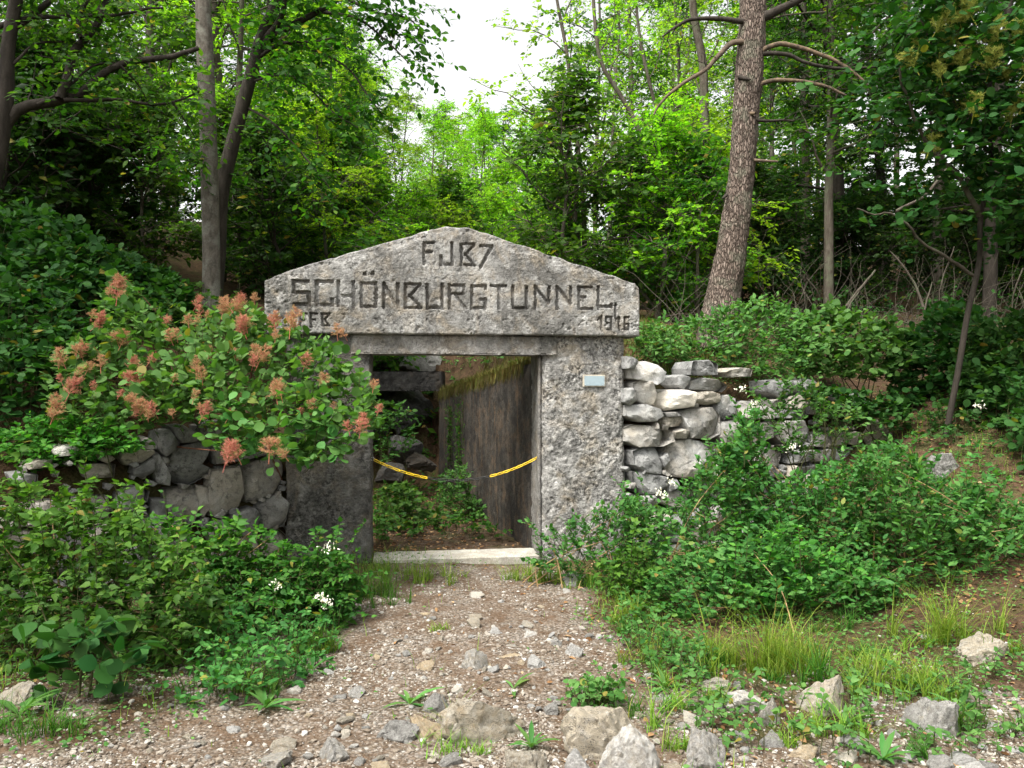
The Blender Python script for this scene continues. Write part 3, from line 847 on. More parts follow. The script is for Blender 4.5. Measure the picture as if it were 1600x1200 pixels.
# ------------------------------------------------------------------ passage behind the portal
pwall = None
def frame_pw(s, n, z):
    """local frame of the passage's right wall: s runs into the hill, n to the right"""
    a = np.array([R_edge(.55), .55, 0]); b = np.array([R_edge(5.5), 5.5, 0])
    d = unit(b - a); e = np.array([d[1], -d[0], 0])
    s, n, z = np.broadcast_arrays(s, n, z)
    return a + s[..., None] * d + n[..., None] * e + z[..., None] * np.array([0, 0, 1.])
def passage_wall():
    Lw = float(np.hypot(R_edge(5.5) - R_edge(.55), 4.95))
    s = np.linspace(0, Lw, 200); v = np.linspace(0, 1, 90)
    S, Vv = np.meshgrid(s, v)
    yy = .55 + S * (4.95 / Lw)
    zt = wall_top(yy) + .03 * fbm(np.stack([S * 4, S * 0, S * 0], -1), 3, 7)
    Z = -.2 + (zt + .2) * Vv
    q = np.stack([S, Z, S * 0], -1)
    n = .012 * fbm(q * 6, 4, 9) + .008 * fbm(q * 30, 3, 19) + .03 * sstep(.93, 1, Vv) + .02 * np.clip(fbm(q * 14, 3, 4) - .2, 0, 1)
    V = frame_pw(S, n, Z)
    I = np.arange(S.size).reshape(S.shape)
    m = MB().add(V, np.stack([I[:-1, :-1], I[:-1, 1:], I[1:, 1:], I[1:, :-1]], -1).reshape(-1, 4)[:, ::-1])
    tp = frame_pw(s, n[-1], Z[-1]); bk = frame_pw(s, np.full_like(s, .30), Z[-1] + .02); bb = frame_pw(s, np.full_like(s, .30), Z[0])
    st = np.concatenate([tp, bk, bb]); J = np.arange(3 * len(s)).reshape(3, -1)
    m.add(st, np.concatenate([np.stack([J[k, :-1], J[k, 1:], J[k + 1, 1:], J[k + 1, :-1]], -1) for k in (0, 1)]))
    e = I[:, -1]; q0 = V.reshape(-1, 3)[e]; q1 = frame_pw(np.full(len(e), Lw), np.full(len(e), .3), Z[:, -1])
    J = np.arange(2 * len(e)).reshape(2, -1)
    m.add(np.concatenate([q0, q1]), np.stack([J[0, :-1], J[1, :-1], J[1, 1:], J[0, 1:]], -1))
    return m.build('passage_wall', M['passage'], None, True, (R_edge(3), 3, 0))
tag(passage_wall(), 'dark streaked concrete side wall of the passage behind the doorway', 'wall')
# second beam at the back of the cutting
def frame_xy(s, n, z):
    s, n, z = np.broadcast_arrays(s, n, z); return np.stack([s, n, z], -1)
bx0 = at(556, 600, 5.45)[0]; bx1 = at(692, 600, 5.45)[0]
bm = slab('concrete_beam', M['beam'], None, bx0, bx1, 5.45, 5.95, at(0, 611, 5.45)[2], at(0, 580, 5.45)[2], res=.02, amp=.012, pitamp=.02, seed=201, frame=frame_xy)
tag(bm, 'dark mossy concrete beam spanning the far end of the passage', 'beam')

def in_poly(P, poly):
    poly = np.asarray(poly, float); x, y = P[:, 0], P[:, 1]; c = np.zeros(len(P), bool)
    a = poly; b = np.roll(poly, -1, 0)
    for (x0, y0), (x1, y1) in zip(a, b):
        cond = ((y0 > y) != (y1 > y)) & (x < (x1 - x0) * (y - y0) / ((y1 - y0) + 1e-12) + x0)
        c ^= cond
    return c
def edge_dist(P, poly):
    poly = np.asarray(poly, float); d = np.full(len(P), 1e9)
    for a, b in zip(poly, np.roll(poly, -1, 0)):
        ab = b - a; t = np.clip(((P - a) @ ab) / (ab @ ab + 1e-9), 0, 1)
        d = np.minimum(d, np.linalg.norm(P - a - t[:, None] * ab, axis=1))
    return d
# ------------------------------------------------------------------ stones
def poly_resample(P, n):
    P = np.asarray(P, float); Q = np.roll(P, -1, 0); E = np.linalg.norm(Q - P, axis=1)
    k = np.maximum(2, np.round(n * E / E.sum()).astype(int))
    while k.sum() > n: k[np.argmax(k)] -= 1
    while k.sum() < n: k[np.argmax(E / k)] += 1
    R = np.concatenate([p + (q - p) * (np.arange(m) / m)[:, None] for p, q, m in zip(P, Q, k)])
    return .92 * R + .04 * np.roll(R, 1, 0) + .04 * np.roll(R, -1, 0)

def wall_stone(parent, poly, base, ax, nrm, mat, seed, thick=.3, bulge=.032, label=None):
    """poly: (s,z) outline on the wall's plane; the stone bulges towards nrm and runs back into the wall"""
    n = 30
    O = poly_resample(poly, n); c = O.mean(0); r = np.random.default_rng(seed)
    size = np.sqrt(max(1e-4, np.ptp(O[:, 0]) * np.ptp(O[:, 1])))
    b = bulge * r.uniform(.6, 1.3); off = r.uniform(-.035, .03)
    tilt = r.normal(0, .16, 2)
    rings = [(0.0, 1.0), (.28, 1.0), (.52, 1.0), (.74, .99), (.90, .96), (.965, .80), (.995, .30), (1.0, -.05), (1.0, -.5), (.93, -1.0)]
    fd = unit(r.normal(0, 1, (4, 2))); ft = r.uniform(.10, .34, 4) * size; fk = r.uniform(.25, .8, 4)
    V = []
    for f, h in rings:
        q = c + (O - c) * f
        dep = (h * b if h > 0 else h * thick) + off
        rel = (q - c)
        dd = dep + (rel @ tilt if h > -.9 else 0) + (.12 * b * r.normal(0, .35, n) if 0 < f and h > 0 else 0)
        if h > 0:
            for g_ in range(4): dd = dd - np.clip(rel @ fd[g_] - ft[g_], 0, None) * fk[g_]
        p3 = base[None] + q[:, :1] * ax[None] + q[:, 1:] * np.array([[0, 0, 1.]]) + (np.asarray(dd) * np.ones(n))[:, None] * nrm[None]
        p3 = p3 + (fbm(p3 * 11, 3, seed % 97)[:, None] * .03 * nrm[None] if h > -.4 else 0) + (fbm(p3 * 16 + 3, 2, seed % 91)[:, None] * .012 * ax[None] if f > .5 else 0)
        V.append(p3 if f > 0 else p3.mean(0, keepdims=True))
    m = MB(); VV = np.concatenate(V); m.V.append(VV); m.n = len(VV)
    k = np.arange(n); kn = np.roll(k, -1)
    m.F.append(np.stack([np.zeros(n, int), 1 + k, 1 + kn], -1)); m.M.append(0)
    for i in range(len(rings) - 2):
        a = 1 + i * n; bb = a + n
        m.F.append(np.stack([a + k, bb + k, bb + kn, a + kn], -1)); m.M.append(0)
    o = m.build('stone', mat, parent, True)
    o.data.set_sharp_from_angle(angle=math.radians(22))
    if label: o['label'] = label
    return o

def ray_plane(px, py, A0, ax):
    nrm = np.array([ax[1], -ax[0], 0.0])            # towards the viewer
    C = np.array([0, CAM_Y, CAM_Z]); D = np.array([(px - 800) / FPX, 1.0, -(py - 600) / FPX])
    k = np.dot(A0 - C, nrm) / np.dot(D, nrm); p = C + k * D
    return np.dot(p - A0, ax), p[2]

def build_wall(name, label, A0, B0, polys, conv, mats, seed, filler):
    ax = unit(B0 - A0); nrm = np.array([ax[1], -ax[0], 0.0])
    if nrm[1] > 0: nrm = -nrm
    root = thing(name, label, 'wall', (A0[0], A0[1], 0))
    boxes = []
    for i, p in enumerate(polys):
        special = None
        if isinstance(p, tuple): special, p = p
        q = [ray_plane(*conv(x, y), A0, ax) for x, y in p]
        q = np.array(q); c = q.mean(0); q = c + (q - c) * 1.02
        boxes.append((q[:, 0].min(), q[:, 0].max(), q[:, 1].min(), q[:, 1].max()))
        mt, lb = mats['std'], None
        if special: mt, lb = M[special[0]], special[1]
        wall_stone(root, q, A0, ax, nrm, mt, seed + i * 13, label=lb)
    r = np.random.default_rng(seed)
    s0, s1, top_fn = filler                              # rows of rougher stones where the plants hide the wall
    z = -.1
    while z < 1.8:
        hgt = r.uniform(.13, .24); s = s0
        while s < s1:
            wd = r.uniform(.16, .42)
            c = (s + wd / 2, z + hgt / 2)
            free = all(not (b[0] - .05 < c[0] < b[1] + .05 and b[2] - .05 < c[1] < b[3] + .05) for b in boxes)
            if free and z + hgt < top_fn(c[0]):
                g = .006
                q = np.array([(s + g, z + g + r.uniform(0, .03)), (s + wd * .5, z + r.uniform(0, .02)), (s + wd - g, z + g + r.uniform(0, .03)),
                              (s + wd - g - r.uniform(0, .03), z + hgt - g - r.uniform(0, .04)), (s + wd * .55, z + hgt - g), (s + g + r.uniform(0, .03), z + hgt - g - r.uniform(0, .04))])
                wall_stone(root, q, A0, ax, nrm, mats['std'], seed + 7000 + int(z * 1000) * 7 + int(s * 100), bulge=.04)
            s += wd
        z += hgt
    # small packing stones wedged in the joints
    names = [np.array([ray_plane(*conv(x, y), A0, ax) for x, y in (p[1] if isinstance(p, tuple) else p)]) for p in polys]
    lo = np.min([b.min(0) for b in names], 0); hi = np.max([b.max(0) for b in names], 0); done = []
    for k in range(2600):
        if len(done) > 90: break
        c = r.uniform(lo, hi)
        if c[1] > top_fn(c[0]) + .12 or any(in_poly(c[None], b)[0] and edge_dist(c[None], b)[0] > .012 for b in names) or any(np.hypot(*(c - e)) < .045 for e in done): continue
        done.append(c); rr = r.uniform(.022, .05); th = np.sort(r.uniform(0, 2 * PI, 7))
        wall_stone(root, c + np.stack([np.cos(th), .75 * np.sin(th)], -1) * rr, A0, ax, nrm, mats['std'], seed + 20000 + k, thick=.12, bulge=.0)
    return root

RW = [
 [(70,60),(110,75),(130,100),(105,135),(68,130)],
 (('white_stone', 'pale bluish white boulder on top of the wall'), [(105,130),(120,95),(190,88),(250,110),(300,150),(290,195),(240,225),(180,200),(115,185)]),
 [(130,215),(170,195),(220,205),(240,270),(225,340),(180,335),(132,300)],
 [(64,245),(110,240),(132,260),(130,310),(100,342),(62,320)],
 [(80,340),(190,332),(265,360),(278,400),(240,430),(150,435),(78,400)],
 (('white_stone', 'whitish block near the top of the wall'), [(245,280),(300,250),(400,252),(442,265),(438,345),(300,370),(243,340)]),
 [(430,130),(450,90),(560,80),(625,105),(615,165),(500,170),(430,165)],
 [(360,180),(390,165),(435,180),(430,225),(400,250),(365,225)],
 [(450,200),(500,182),(600,195),(660,230),(640,265),(520,255),(445,250)],
 [(442,265),(560,260),(608,275),(610,320),(540,340),(450,325)],
 [(436,335),(500,330),(510,350),(440,352)],
 [(600,300),(660,280),(700,300),(690,390),(640,420),(605,390)],
 [(285,380),(370,375),(380,400),(300,405)],
 [(275,410),(380,402),(395,430),(385,460),(290,465),(272,440)],
 [(380,380),(430,355),(570,350),(605,400),(600,500),(540,530),(430,525),(395,440)],
 [(82,470),(130,450),(270,460),(320,490),(325,540),(270,570),(150,580),(80,545)],
 [(340,490),(380,473),(420,490),(420,525),(350,530)],
 [(115,600),(190,580),(262,580),(265,640),(280,690),(270,735),(180,725),(120,680)],
 [(330,545),(430,530),(560,560),(588,640),(560,740),(380,750),(295,735),(300,640)],
 [(265,640),(300,610),(305,650),(285,690)],
 (('ochre_stone', 'rusty ochre stone'), [(580,580),(640,570),(715,575),(722,650),(650,662),(590,650)]),
 [(585,680),(640,672),(660,700),(640,735),(585,725)],
 [(120,720),(200,725),(295,745),(300,800),(240,845),(170,845),(130,780)],
 [(305,770),(350,755),(365,800),(310,830)],
 [(150,860),(230,850),(260,890),(250,940),(170,930)],
 [(320,830),(460,815),(500,870),(480,920),(340,920),(258,890)],
 [(600,440),(700,420),(760,460),(750,560),(640,565),(600,520)],
 [(710,310),(820,320),(890,370),(880,415),(760,420),(700,390)],
 [(870,200),(960,190),(1000,270),(940,300),(880,260)],
 [(965,195),(1050,200),(1060,270),(1000,275)],
 [(950,300),(1050,280),(1090,320),(1060,360),(950,350)],
 [(865,310),(930,305),(940,345),(880,355)],
 [(895,365),(1040,360),(1090,390),(1060,415),(900,412)],
 [(910,430),(1080,425),(1110,500),(1090,600),(1000,580),(920,520)],
 [(1040,180),(1150,200),(1200,240),(1180,290),(1080,280)],
 [(1310,290),(1400,270),(1460,310),(1450,350),(1340,340)],
 [(1320,360),(1440,365),(1470,400),(1400,405),(1330,395)],
 [(1230,340),(1310,340),(1320,400),(1240,410)],
 [(1120,300),(1220,310),(1225,400),(1110,390)],
 [(780,440),(890,430),(905,520),(800,560),(765,500)],
 [(730,580),(870,580),(980,610),(960,690),(740,680)],
 [(150,950),(300,930),(320,1040),(180,1050)],
 [(330,930),(480,925),(500,1030),(340,1040)],
 [(500,760),(640,750),(700,800),(690,870),(520,860)],
 [(640,150),(700,125),(790,130),(780,175),(660,180)],
]
LW = [
 [(885,420),(900,350),(960,320),(1060,300),(1110,340),(1060,420),(1110,440),(1090,480),(1000,530),(920,520),(890,490)],
 [(800,360),(830,355),(895,480),(890,530),(830,520),(790,460)],
 (('wall_stone', 'flat capstone given a paler colour for the light on it'), [(640,350),(720,340),(800,345),(808,360),(740,410),(660,425),(630,390)]),
 [(700,440),(800,380),(800,450),(740,490),(690,470)],
 [(845,380),(880,375),(895,400),(880,430),(855,410)],
 [(700,310),(760,275),(830,310),(835,330),(790,345),(720,335)],
 [(820,250),(880,235),(930,300),(920,340),(860,375),(815,340)],
 [(880,220),(950,210),(1030,260),(1030,300),(950,310),(920,280)],
 [(1040,220),(1150,190),(1220,200),(1200,270),(1060,280)],
 [(1100,450),(1240,430),(1270,560),(1240,640),(1100,690),(1075,640)],
 [(1250,430),(1350,400),(1470,380),(1495,430),(1470,530),(1440,575),(1280,615)],
 [(870,550),(1030,530),(1040,640),(1000,730),(900,720),(870,650)],
 [(1035,530),(1100,540),(1095,640),(1060,700),(1035,660)],
 [(1200,680),(1310,640),(1350,680),(1345,750),(1300,790),(1190,790)],
 [(1350,620),(1460,575),(1505,620),(1480,740),(1370,765),(1345,700)],
 [(1070,760),(1130,705),(1190,710),(1185,790),(1100,820)],
 [(1030,720),(1070,695),(1097,700),(1085,745),(1040,745)],
 [(1140,830),(1260,800),(1340,775),(1350,900),(1200,920)],
 [(1370,790),(1470,765),(1510,800),(1500,880),(1430,915),(1360,890)],
 [(600,640),(620,570),(700,530),(780,560),(770,610),(690,665)],
 [(410,420),(520,415),(610,420),(600,490),(450,490)],
 (('wall_stone', 'pale capstone among the leaves'), [(480,380),(500,340),(560,355),(600,390),(560,415)]),
 (('white_stone', 'whitish capstone at the low end'), [(270,350),(340,320),(420,325),(400,370),(300,380)]),
 (('wall_stone', 'flat grey capstone at the low end'), [(120,420),(200,395),(280,395),(270,435),(150,445)]),
 (('wall_stone', 'outermost capstone'), [(40,470),(120,460),(200,475),(190,520),(60,510)]),
 [(1150,650),(1180,660),(1150,700),(1110,690)],
 [(790,600),(865,600),(870,700),(800,690)],
 [(1110,310),(1240,290),(1350,300),(1460,350),(1300,390),(1130,420)],
]
RA, RB = np.array([1.22, .30, 0]), np.array([4.0, 1.62, 0])
build_wall('dry_stone_wall', 'pale grey dry stone wall right of the portal', RA, RB, RW, lambda x, y: (960 + x / 3.6364, 540 + y / 3.6364),
           {'std': M['wall_stone']}, 500, (.0, 3.0, lambda s: 1.45 - .05 * s))
LA, LB = np.array([-2.10, -.10, 0]), np.array([-4.35, -1.95, 0])
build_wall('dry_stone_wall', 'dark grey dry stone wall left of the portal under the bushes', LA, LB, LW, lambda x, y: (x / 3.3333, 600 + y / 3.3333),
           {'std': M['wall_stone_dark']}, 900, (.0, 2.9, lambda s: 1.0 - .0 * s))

# loose rocks
def rock_mesh(name, seed, sub=3, flat=.62, jag=.28, mat=None):
    import bmesh
    bmx = bmesh.new(); bmesh.ops.create_icosphere(bmx, subdivisions=sub, radius=1.0)
    V = np.array([v.co[:] for v in bmx.verts]); r = np.random.default_rng(seed)
    V = V * (1 + jag * 1.3 * fbm(V * 1.3 + seed, 3, seed % 89)[:, None])
    for _ in range(15):                                  # plane cuts give broken faces
        n = unit(r.normal(0, 1, 3) * np.array([1, 1, .8])); d = r.uniform(.42, .78)
        e = V @ n - d
        V = V - np.clip(e, 0, None)[:, None] * n * .97
    V = V * (1 + .13 * fbm(V * 3.2 + seed, 4, seed % 89)[:, None] + .09 * fbm(V * 8 + seed, 4, seed % 83)[:, None] - .10 * np.abs(fbm(V * 5 + 3 + seed, 3, seed % 67))[:, None])
    nn_ = np.clip(fbm(V * 4 + seed, 3, seed % 71) - .22, 0, 1)
    V = V * (1 - .5 * nn_[:, None])
    V = V / np.max(np.abs(V), 0)
    V[:, 2] *= 1.0
    for v, c in zip(bmx.verts, V): v.co = c
    me = bpy.data.meshes.new(name); bmx.to_mesh(me); bmx.free()
    me.polygons.foreach_set('use_smooth', np.full(len(me.polygons), True))
    me.materials.append(mat); me.update(); me.set_sharp_from_angle(angle=math.radians(28))
    return me

def ground_hit(px, py):
    """where the sight line through a pixel meets the ground"""
    d = np.arange(2.2, 30, .02)
    X, Z = (px - 800) / FPX * d, CAM_Z - (py - 600) / FPX * d
    h = np.nonzero(Z <= terrain(X, CAM_Y + d, False))[0]
    i = h[0] if len(h) else len(d) // 2
    return np.array((X[i], CAM_Y + d[i], Z[i]))

BIG = [  # px, base py, width px, height px, depth ratio, material, label
 (757,1166,140,76,.8,'rock_tan','largest tan boulder half sunk in the gravel, front middle'),
 (618,1160,84,50,.8,'rock','grey rounded rock left of the largest tan boulder'),
 (664,1158,62,40,.7,'rock_tan','low tan rock wedged between the grey rock and largest boulder'),
 (678,1112,46,28,.7,'rock','bluish grey slab just behind the largest tan boulder'),
 (747,1056,54,42,.6,'rock','upturned grey wedge stone standing on the gravel path'),
 (796,1036,42,18,.7,'rock_tan','flat orange tan stone beside the upturned wedge stone'),
 (838,1051,42,24,.7,'rock_pale','white oblong stone right of the orange tan stone'),
 (898,1034,30,27,.8,'rock_pale','white faceted stone at the right edge of the path'),
 (871,1018,26,20,.8,'rock','grey stone touching the white faceted stone'),
 (828,1004,30,22,.8,'rock_pale','pale squarish stone in the middle of the path'),
 (773,997,30,16,.8,'rock_pale','low pale stone towards the doorway on the path'),
 (802,1020,24,16,.8,'rock','small grey stone behind the orange tan stone'),
 (667,1053,32,29,.8,'rock_tan','upright rusty brown stone left of the wedge stone'),
 (960,1186,168,78,.6,'rock','long lichen spotted grey outcrop at the bottom of the frame'),
 (982,1222,104,84,.8,'rock_pale','big smooth pale boulder leaning on the spotted outcrop'),
 (820,1212,76,58,.8,'rock_tan','pitted tan rock left of the spotted outcrop'),
 (900,1216,66,36,.8,'rock_pale','pale broken rock between the pitted rock and pale boulder'),
 (1290,1122,84,64,.7,'rock','grey angular boulder below the bright grass tuft'),
 (1120,1084,76,26,.7,'rock','flat sunken grey rock left of the bright grass tuft'),
 (1164,1116,66,34,.7,'rock_pale','whitish low rock with a chalky broken face'),
 (1203,1142,64,48,.7,'rock','pointed grey rock between the whitish rock and the boulder'),
 (1100,1206,76,60,.8,'rock','blocky dark patched rock at the bottom right of the path'),
 (1038,1106,40,30,.8,'rock','small knobbly rock above the spotted outcrop'),
 (1257,1198,72,30,.8,'rock_tan','flat tan slab at the very bottom right'),
 (1462,1150,92,58,.6,'rock','crag of grey rock with dark underside among weeds'),
 (1552,1034,108,38,.6,'rock','broad lichen covered rock by the right edge below the bushes'),
 (1353,1062,62,26,.7,'rock','low grey rock behind the angular boulder'),
 (897,915,36,20,.8,'rock_pale','pale stone in the grass at the foot of the right pillar'),
 (888,929,18,12,.8,'rock_pale','small white stone below the right pillar'),
 (14,1122,74,56,.8,'rock','grey boulder at the far left under the broad leaved plant'),
 (516,1202,56,44,.8,'rock','jagged grey rock at the bottom left of the path'),
 (425,1206,70,34,.8,'rock','low jagged rock in the bottom left foreground'),
 (440,1175,50,28,.8,'rock_tan','small craggy rock behind the low jagged rock'),
 (1446,1003,20,12,.8,'rock_pale','small pinkish white stone in the right grass'),
 (464,1070,24,18,.8,'rock','rounded two toned stone on the left verge'),
 (408,984,16,10,.8,'rock_pale','small white stone at the edge of the left bushes'),
 (1108,965,24,20,.8,'rock','grey stone half hidden in the small leaved bush'),
 (985,972,20,14,.8,'rock_pale','pale stone at the right verge of the path'),
 (1470,1206,46,24,.8,'rock','rock cut by the bottom right edge'),
 (1380,690,52,44,.8,'rock','grey rock on the leaf littered slope at the end of the wall'),
 (1318,686,46,30,.8,'rock','mossy rock beside the end of the right wall'),
 (1480,745,70,38,.8,'rock','earthy rock on the bare slope at the right'),
 (1275,768,46,34,.8,'rock_pale','pale rock glimpsed behind the right bushes'),
]
for i, (px, py, w, h, dr, mt, lb) in enumerate(BIG):
    p = ground_hit(px, py - .10 * h); d = p[1] - CAM_Y
    W = w / FPX * d * .5; H = h / FPX * d * .85
    o = bpy.data.objects.new('boulder' if w > 60 else 'stone', rock_mesh('rock', 300 + i * 7, 5 if w > 60 else 4, mat=M[mt])); COL.objects.link(o)
    o.scale = (W, W * dr, H)
    o.location = (p[0], p[1] + W * dr * .4, p[2] + H * .06)
    o.rotation_euler = (random.uniform(-.15, .15), random.uniform(-.15, .15), random.uniform(-.5, .5))
    if lb.startswith('upturned'): o.rotation_euler = (0, -.5, .2)
    tag(o, lb, 'boulder' if w > 60 else 'stone')
# half buried rubble along the track at the bottom of the view
r = np.random.default_rng(123); slabs = [rock_mesh('slab', 1300 + k, 4, mat=M[('rock', 'rock_pale', 'rock', 'rock_tan')[k % 4]]) for k in range(8)]
for k in range(110):
    px = r.uniform(520, 1560) if k % 3 else r.uniform(860, 1330); py = r.uniform(1085, 1225); p = ground_hit(px, py); d = p[1] - CAM_Y
    if any(abs(px - b[0]) < b[2] * .55 and b[1] - b[3] - 8 < py < b[1] + 12 for b in BIG): continue
    W = r.choice([18, 28, 40, 58], p=[.35, .3, .22, .13]) * r.uniform(.8, 1.2) / FPX * d * .5; q = int(r.integers(0, 8))
    o = bpy.data.objects.new('half_buried_stone', slabs[q]); COL.objects.link(o); o.scale = (W, W * r.uniform(.55, .9), W * r.uniform(.35, .6))
    o.location = (p[0], p[1], tz(p[0], p[1]) + W * .12); o.rotation_euler = (r.normal(0, .25), r.normal(0, .25), r.uniform(0, 6.28))
    tag(o, ('grey', 'pale', 'grey', 'tan')[q % 4] + ' limestone half buried along the stony strip at the bottom', 'stone', ('grey', 'pale', 'grey', 'tan')[q % 4] + ' stones half buried in the strip')
# rocks inside the cutting and on the end slope
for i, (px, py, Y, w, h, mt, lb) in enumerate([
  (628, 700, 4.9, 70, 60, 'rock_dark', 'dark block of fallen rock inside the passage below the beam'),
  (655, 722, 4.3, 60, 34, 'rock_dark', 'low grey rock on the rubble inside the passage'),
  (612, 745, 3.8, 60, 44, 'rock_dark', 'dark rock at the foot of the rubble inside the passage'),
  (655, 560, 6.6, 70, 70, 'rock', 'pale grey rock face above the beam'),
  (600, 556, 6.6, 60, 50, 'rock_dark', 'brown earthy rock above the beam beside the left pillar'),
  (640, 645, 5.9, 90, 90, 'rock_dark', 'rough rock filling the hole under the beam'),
  (585, 640, 5.9, 90, 110, 'rock_dark', 'dark rock mass under the beam behind the left pillar'),
]):
    p = at(px, py, Y); d = Y - CAM_Y; W = w / FPX * d * .5; H = h / FPX * d * .5
    o = bpy.data.objects.new('rock', rock_mesh('rock', 900 + i * 11, 4, mat=M[mt])); COL.objects.link(o)
    o.scale = (W, W * .8, H); o.location = (p[0], p[1] + W * .3, p[2]); o.rotation_euler = (0, 0, random.uniform(-.6, .6))
    tag(o, lb, 'rock')
# medium loose stones, each an object
protos = [rock_mesh('loose_stone', 40 + k, 3, mat=M[('rock_pale', 'rock', 'rock_tan', 'rock_pale')[k % 4]]) for k in range(10)]
r = np.random.default_rng(77); cnt = 0; tries = 0
while cnt < 200 and tries < 9000:
    tries += 1
    px, py = r.uniform(150, 1600), 905 + 295 * r.uniform(0, 1) ** .8
    p = ground_hit(px, py) if tries % 1 == 0 else None
    pwt = float(path_weight(np.array([p[0]]), np.array([p[1]]))[0])
    if r.random() > max(pwt, .16 if py > 1040 else 0): continue
    d = p[1] - CAM_Y; w = r.choice([10, 13, 16, 20, 26], p=[.3, .3, .2, .13, .07]) * r.uniform(.8, 1.2) * (1.25 if py > 1080 else 1)
    W = w / FPX * d * .5
    k = int(r.integers(0, 10))
    o = bpy.data.objects.new('stone', protos[k]); COL.objects.link(o)
    o.location = (p[0], p[1], tz(p[0], p[1]) + W * .2); o.scale = (W, W * r.uniform(.6, 1), W * r.uniform(.4, .7)); o.rotation_euler = (r.normal(0, .2), r.normal(0, .2), r.uniform(0, 6.28))
    lab = {0: 'small pale limestone lying loose on the gravel', 1: 'small grey limestone lying loose on the gravel', 2: 'small tan limestone lying loose on the gravel', 3: 'small pale limestone lying loose on the gravel'}[k % 4]
    tag(o, lab, 'stone', {0: 'loose pale stones on the path', 1: 'loose grey stones on the path', 2: 'loose tan stones on the path', 3: 'loose pale stones on the path'}[k % 4])
    cnt += 1

# gravel: tens of thousands of chips in one mesh
def chips(n_try, seed):
    r = np.random.default_rng(seed)
    px = r.uniform(-40, 1640, n_try); py = 895 + 330 * r.uniform(0, 1, n_try)
    d = CAM_Z / ((py - 600) / FPX); x = (px - 800) / FPX * d; y = CAM_Y + d
    w = path_weight(x, y) * (.12 + .88 * sstep(-.12, .3, fbm(np.stack([x, y, x * 0], -1) * 2.1, 3, 27))); keep = r.random(n_try) < np.maximum(w, np.where(py > 1030, .16, .04))
    x, y = x[keep], y[keep]
    return x, y
x, y = chips(70000, 5)
z = terrain(x, y)
n = len(x); r = np.random.default_rng(6)
ico = np.array([(1, 0, 0), (-1, 0, 0), (0, 1, 0), (0, -1, 0), (0, 0, 1), (0, 0, -1)], float)
fo = np.array([(0, 2, 4), (2, 1, 4), (1, 3, 4), (3, 0, 4), (2, 0, 5), (1, 2, 5), (3, 1, 5), (0, 3, 5)])
sz = .0036 + .0085 * r.random(n) ** 4
V = ico[None] * (sz[:, None, None]) * r.uniform(.6, 1.25, (n, 6, 1))
V = V + r.normal(0, .25, (n, 6, 3)) * sz[:, None, None]
V[..., 2] *= .62
V = V + np.stack([x, y, z + sz * .25], -1)[:, None]
import bmesh as _bm
_b = _bm.new(); _bm.ops.create_icosphere(_b, subdivisions=1, radius=1.0); _b.verts.ensure_lookup_table(); icv = np.array([v.co[:] for v in _b.verts]); icf = np.array([[v.index for v in f.verts] for f in _b.faces]); _b.free()
x2, y2 = chips(14000, 15); z2 = terrain(x2, y2); n2 = len(x2); s2_ = .008 + .014 * r.random(n2) ** 3
W2 = np.repeat(icv[None], n2, 0)
for _ in range(5):
    nr_ = unit(r.normal(0, 1, (n2, 1, 3))); e_ = (W2 * nr_).sum(-1, keepdims=True) - r.uniform(.4, .75, (n2, 1, 1)); W2 = W2 - np.clip(e_, 0, None) * nr_
W2 = W2 * r.uniform(.7, 1.25, (n2, 1, 3)); W2[..., 2] *= .7
az2 = r.uniform(0, 6.28, n2); c2, q2 = np.cos(az2)[:, None], np.sin(az2)[:, None]
W2 = np.stack([W2[..., 0] * c2 - W2[..., 1] * q2, W2[..., 0] * q2 + W2[..., 1] * c2, W2[..., 2]], -1) * s2_[:, None, None] + np.stack([x2, y2, z2 + s2_ * .2], -1)[:, None]
g = MB().add(W2.reshape(-1, 3), (icf[None] + (np.arange(n2) * 12)[:, None, None]).reshape(-1, 3)).add(V.reshape(-1, 3), (fo[None] + (np.arange(n) * 6)[:, None, None]).reshape(-1, 3)).build('gravel', M['gravel'], None, False)
tag(g, 'pale and tan limestone gravel covering the path', 'gravel', kind='stuff')

# ------------------------------------------------------------------ plants
def volume_points(poly, Yc, thick, n, r, slope=0.0, taper=70):
    """points through the depth of a plant whose outline is poly (seen from the front), clear of the ground"""
    poly = np.asarray(poly, float); lo, hi = poly.min(0), poly.max(0); out = []
    got = 0
    while got < n:
        P = r.uniform(lo, hi, (n * 3, 2)); P = P[in_poly(P, poly)]
        e = np.clip(edge_dist(P, poly) / taper, .12, 1)
        pym = (lo[1] + hi[1]) / 2
        Y = Yc + slope * (pym - P[:, 1]) / 100 + r.uniform(-.5, .5, len(P)) * thick * np.sqrt(e)
        d = Y - CAM_Y
        W = np.stack([(P[:, 0] - 800) / FPX * d, Y, CAM_Z - (P[:, 1] - 600) / FPX * d], -1)
        W = W[W[:, 2] > terrain(W[:, 0], W[:, 1], False) + .03]
        if not len(W): break
        out.append(W); got += len(W)
    return np.concatenate(out)[:n]

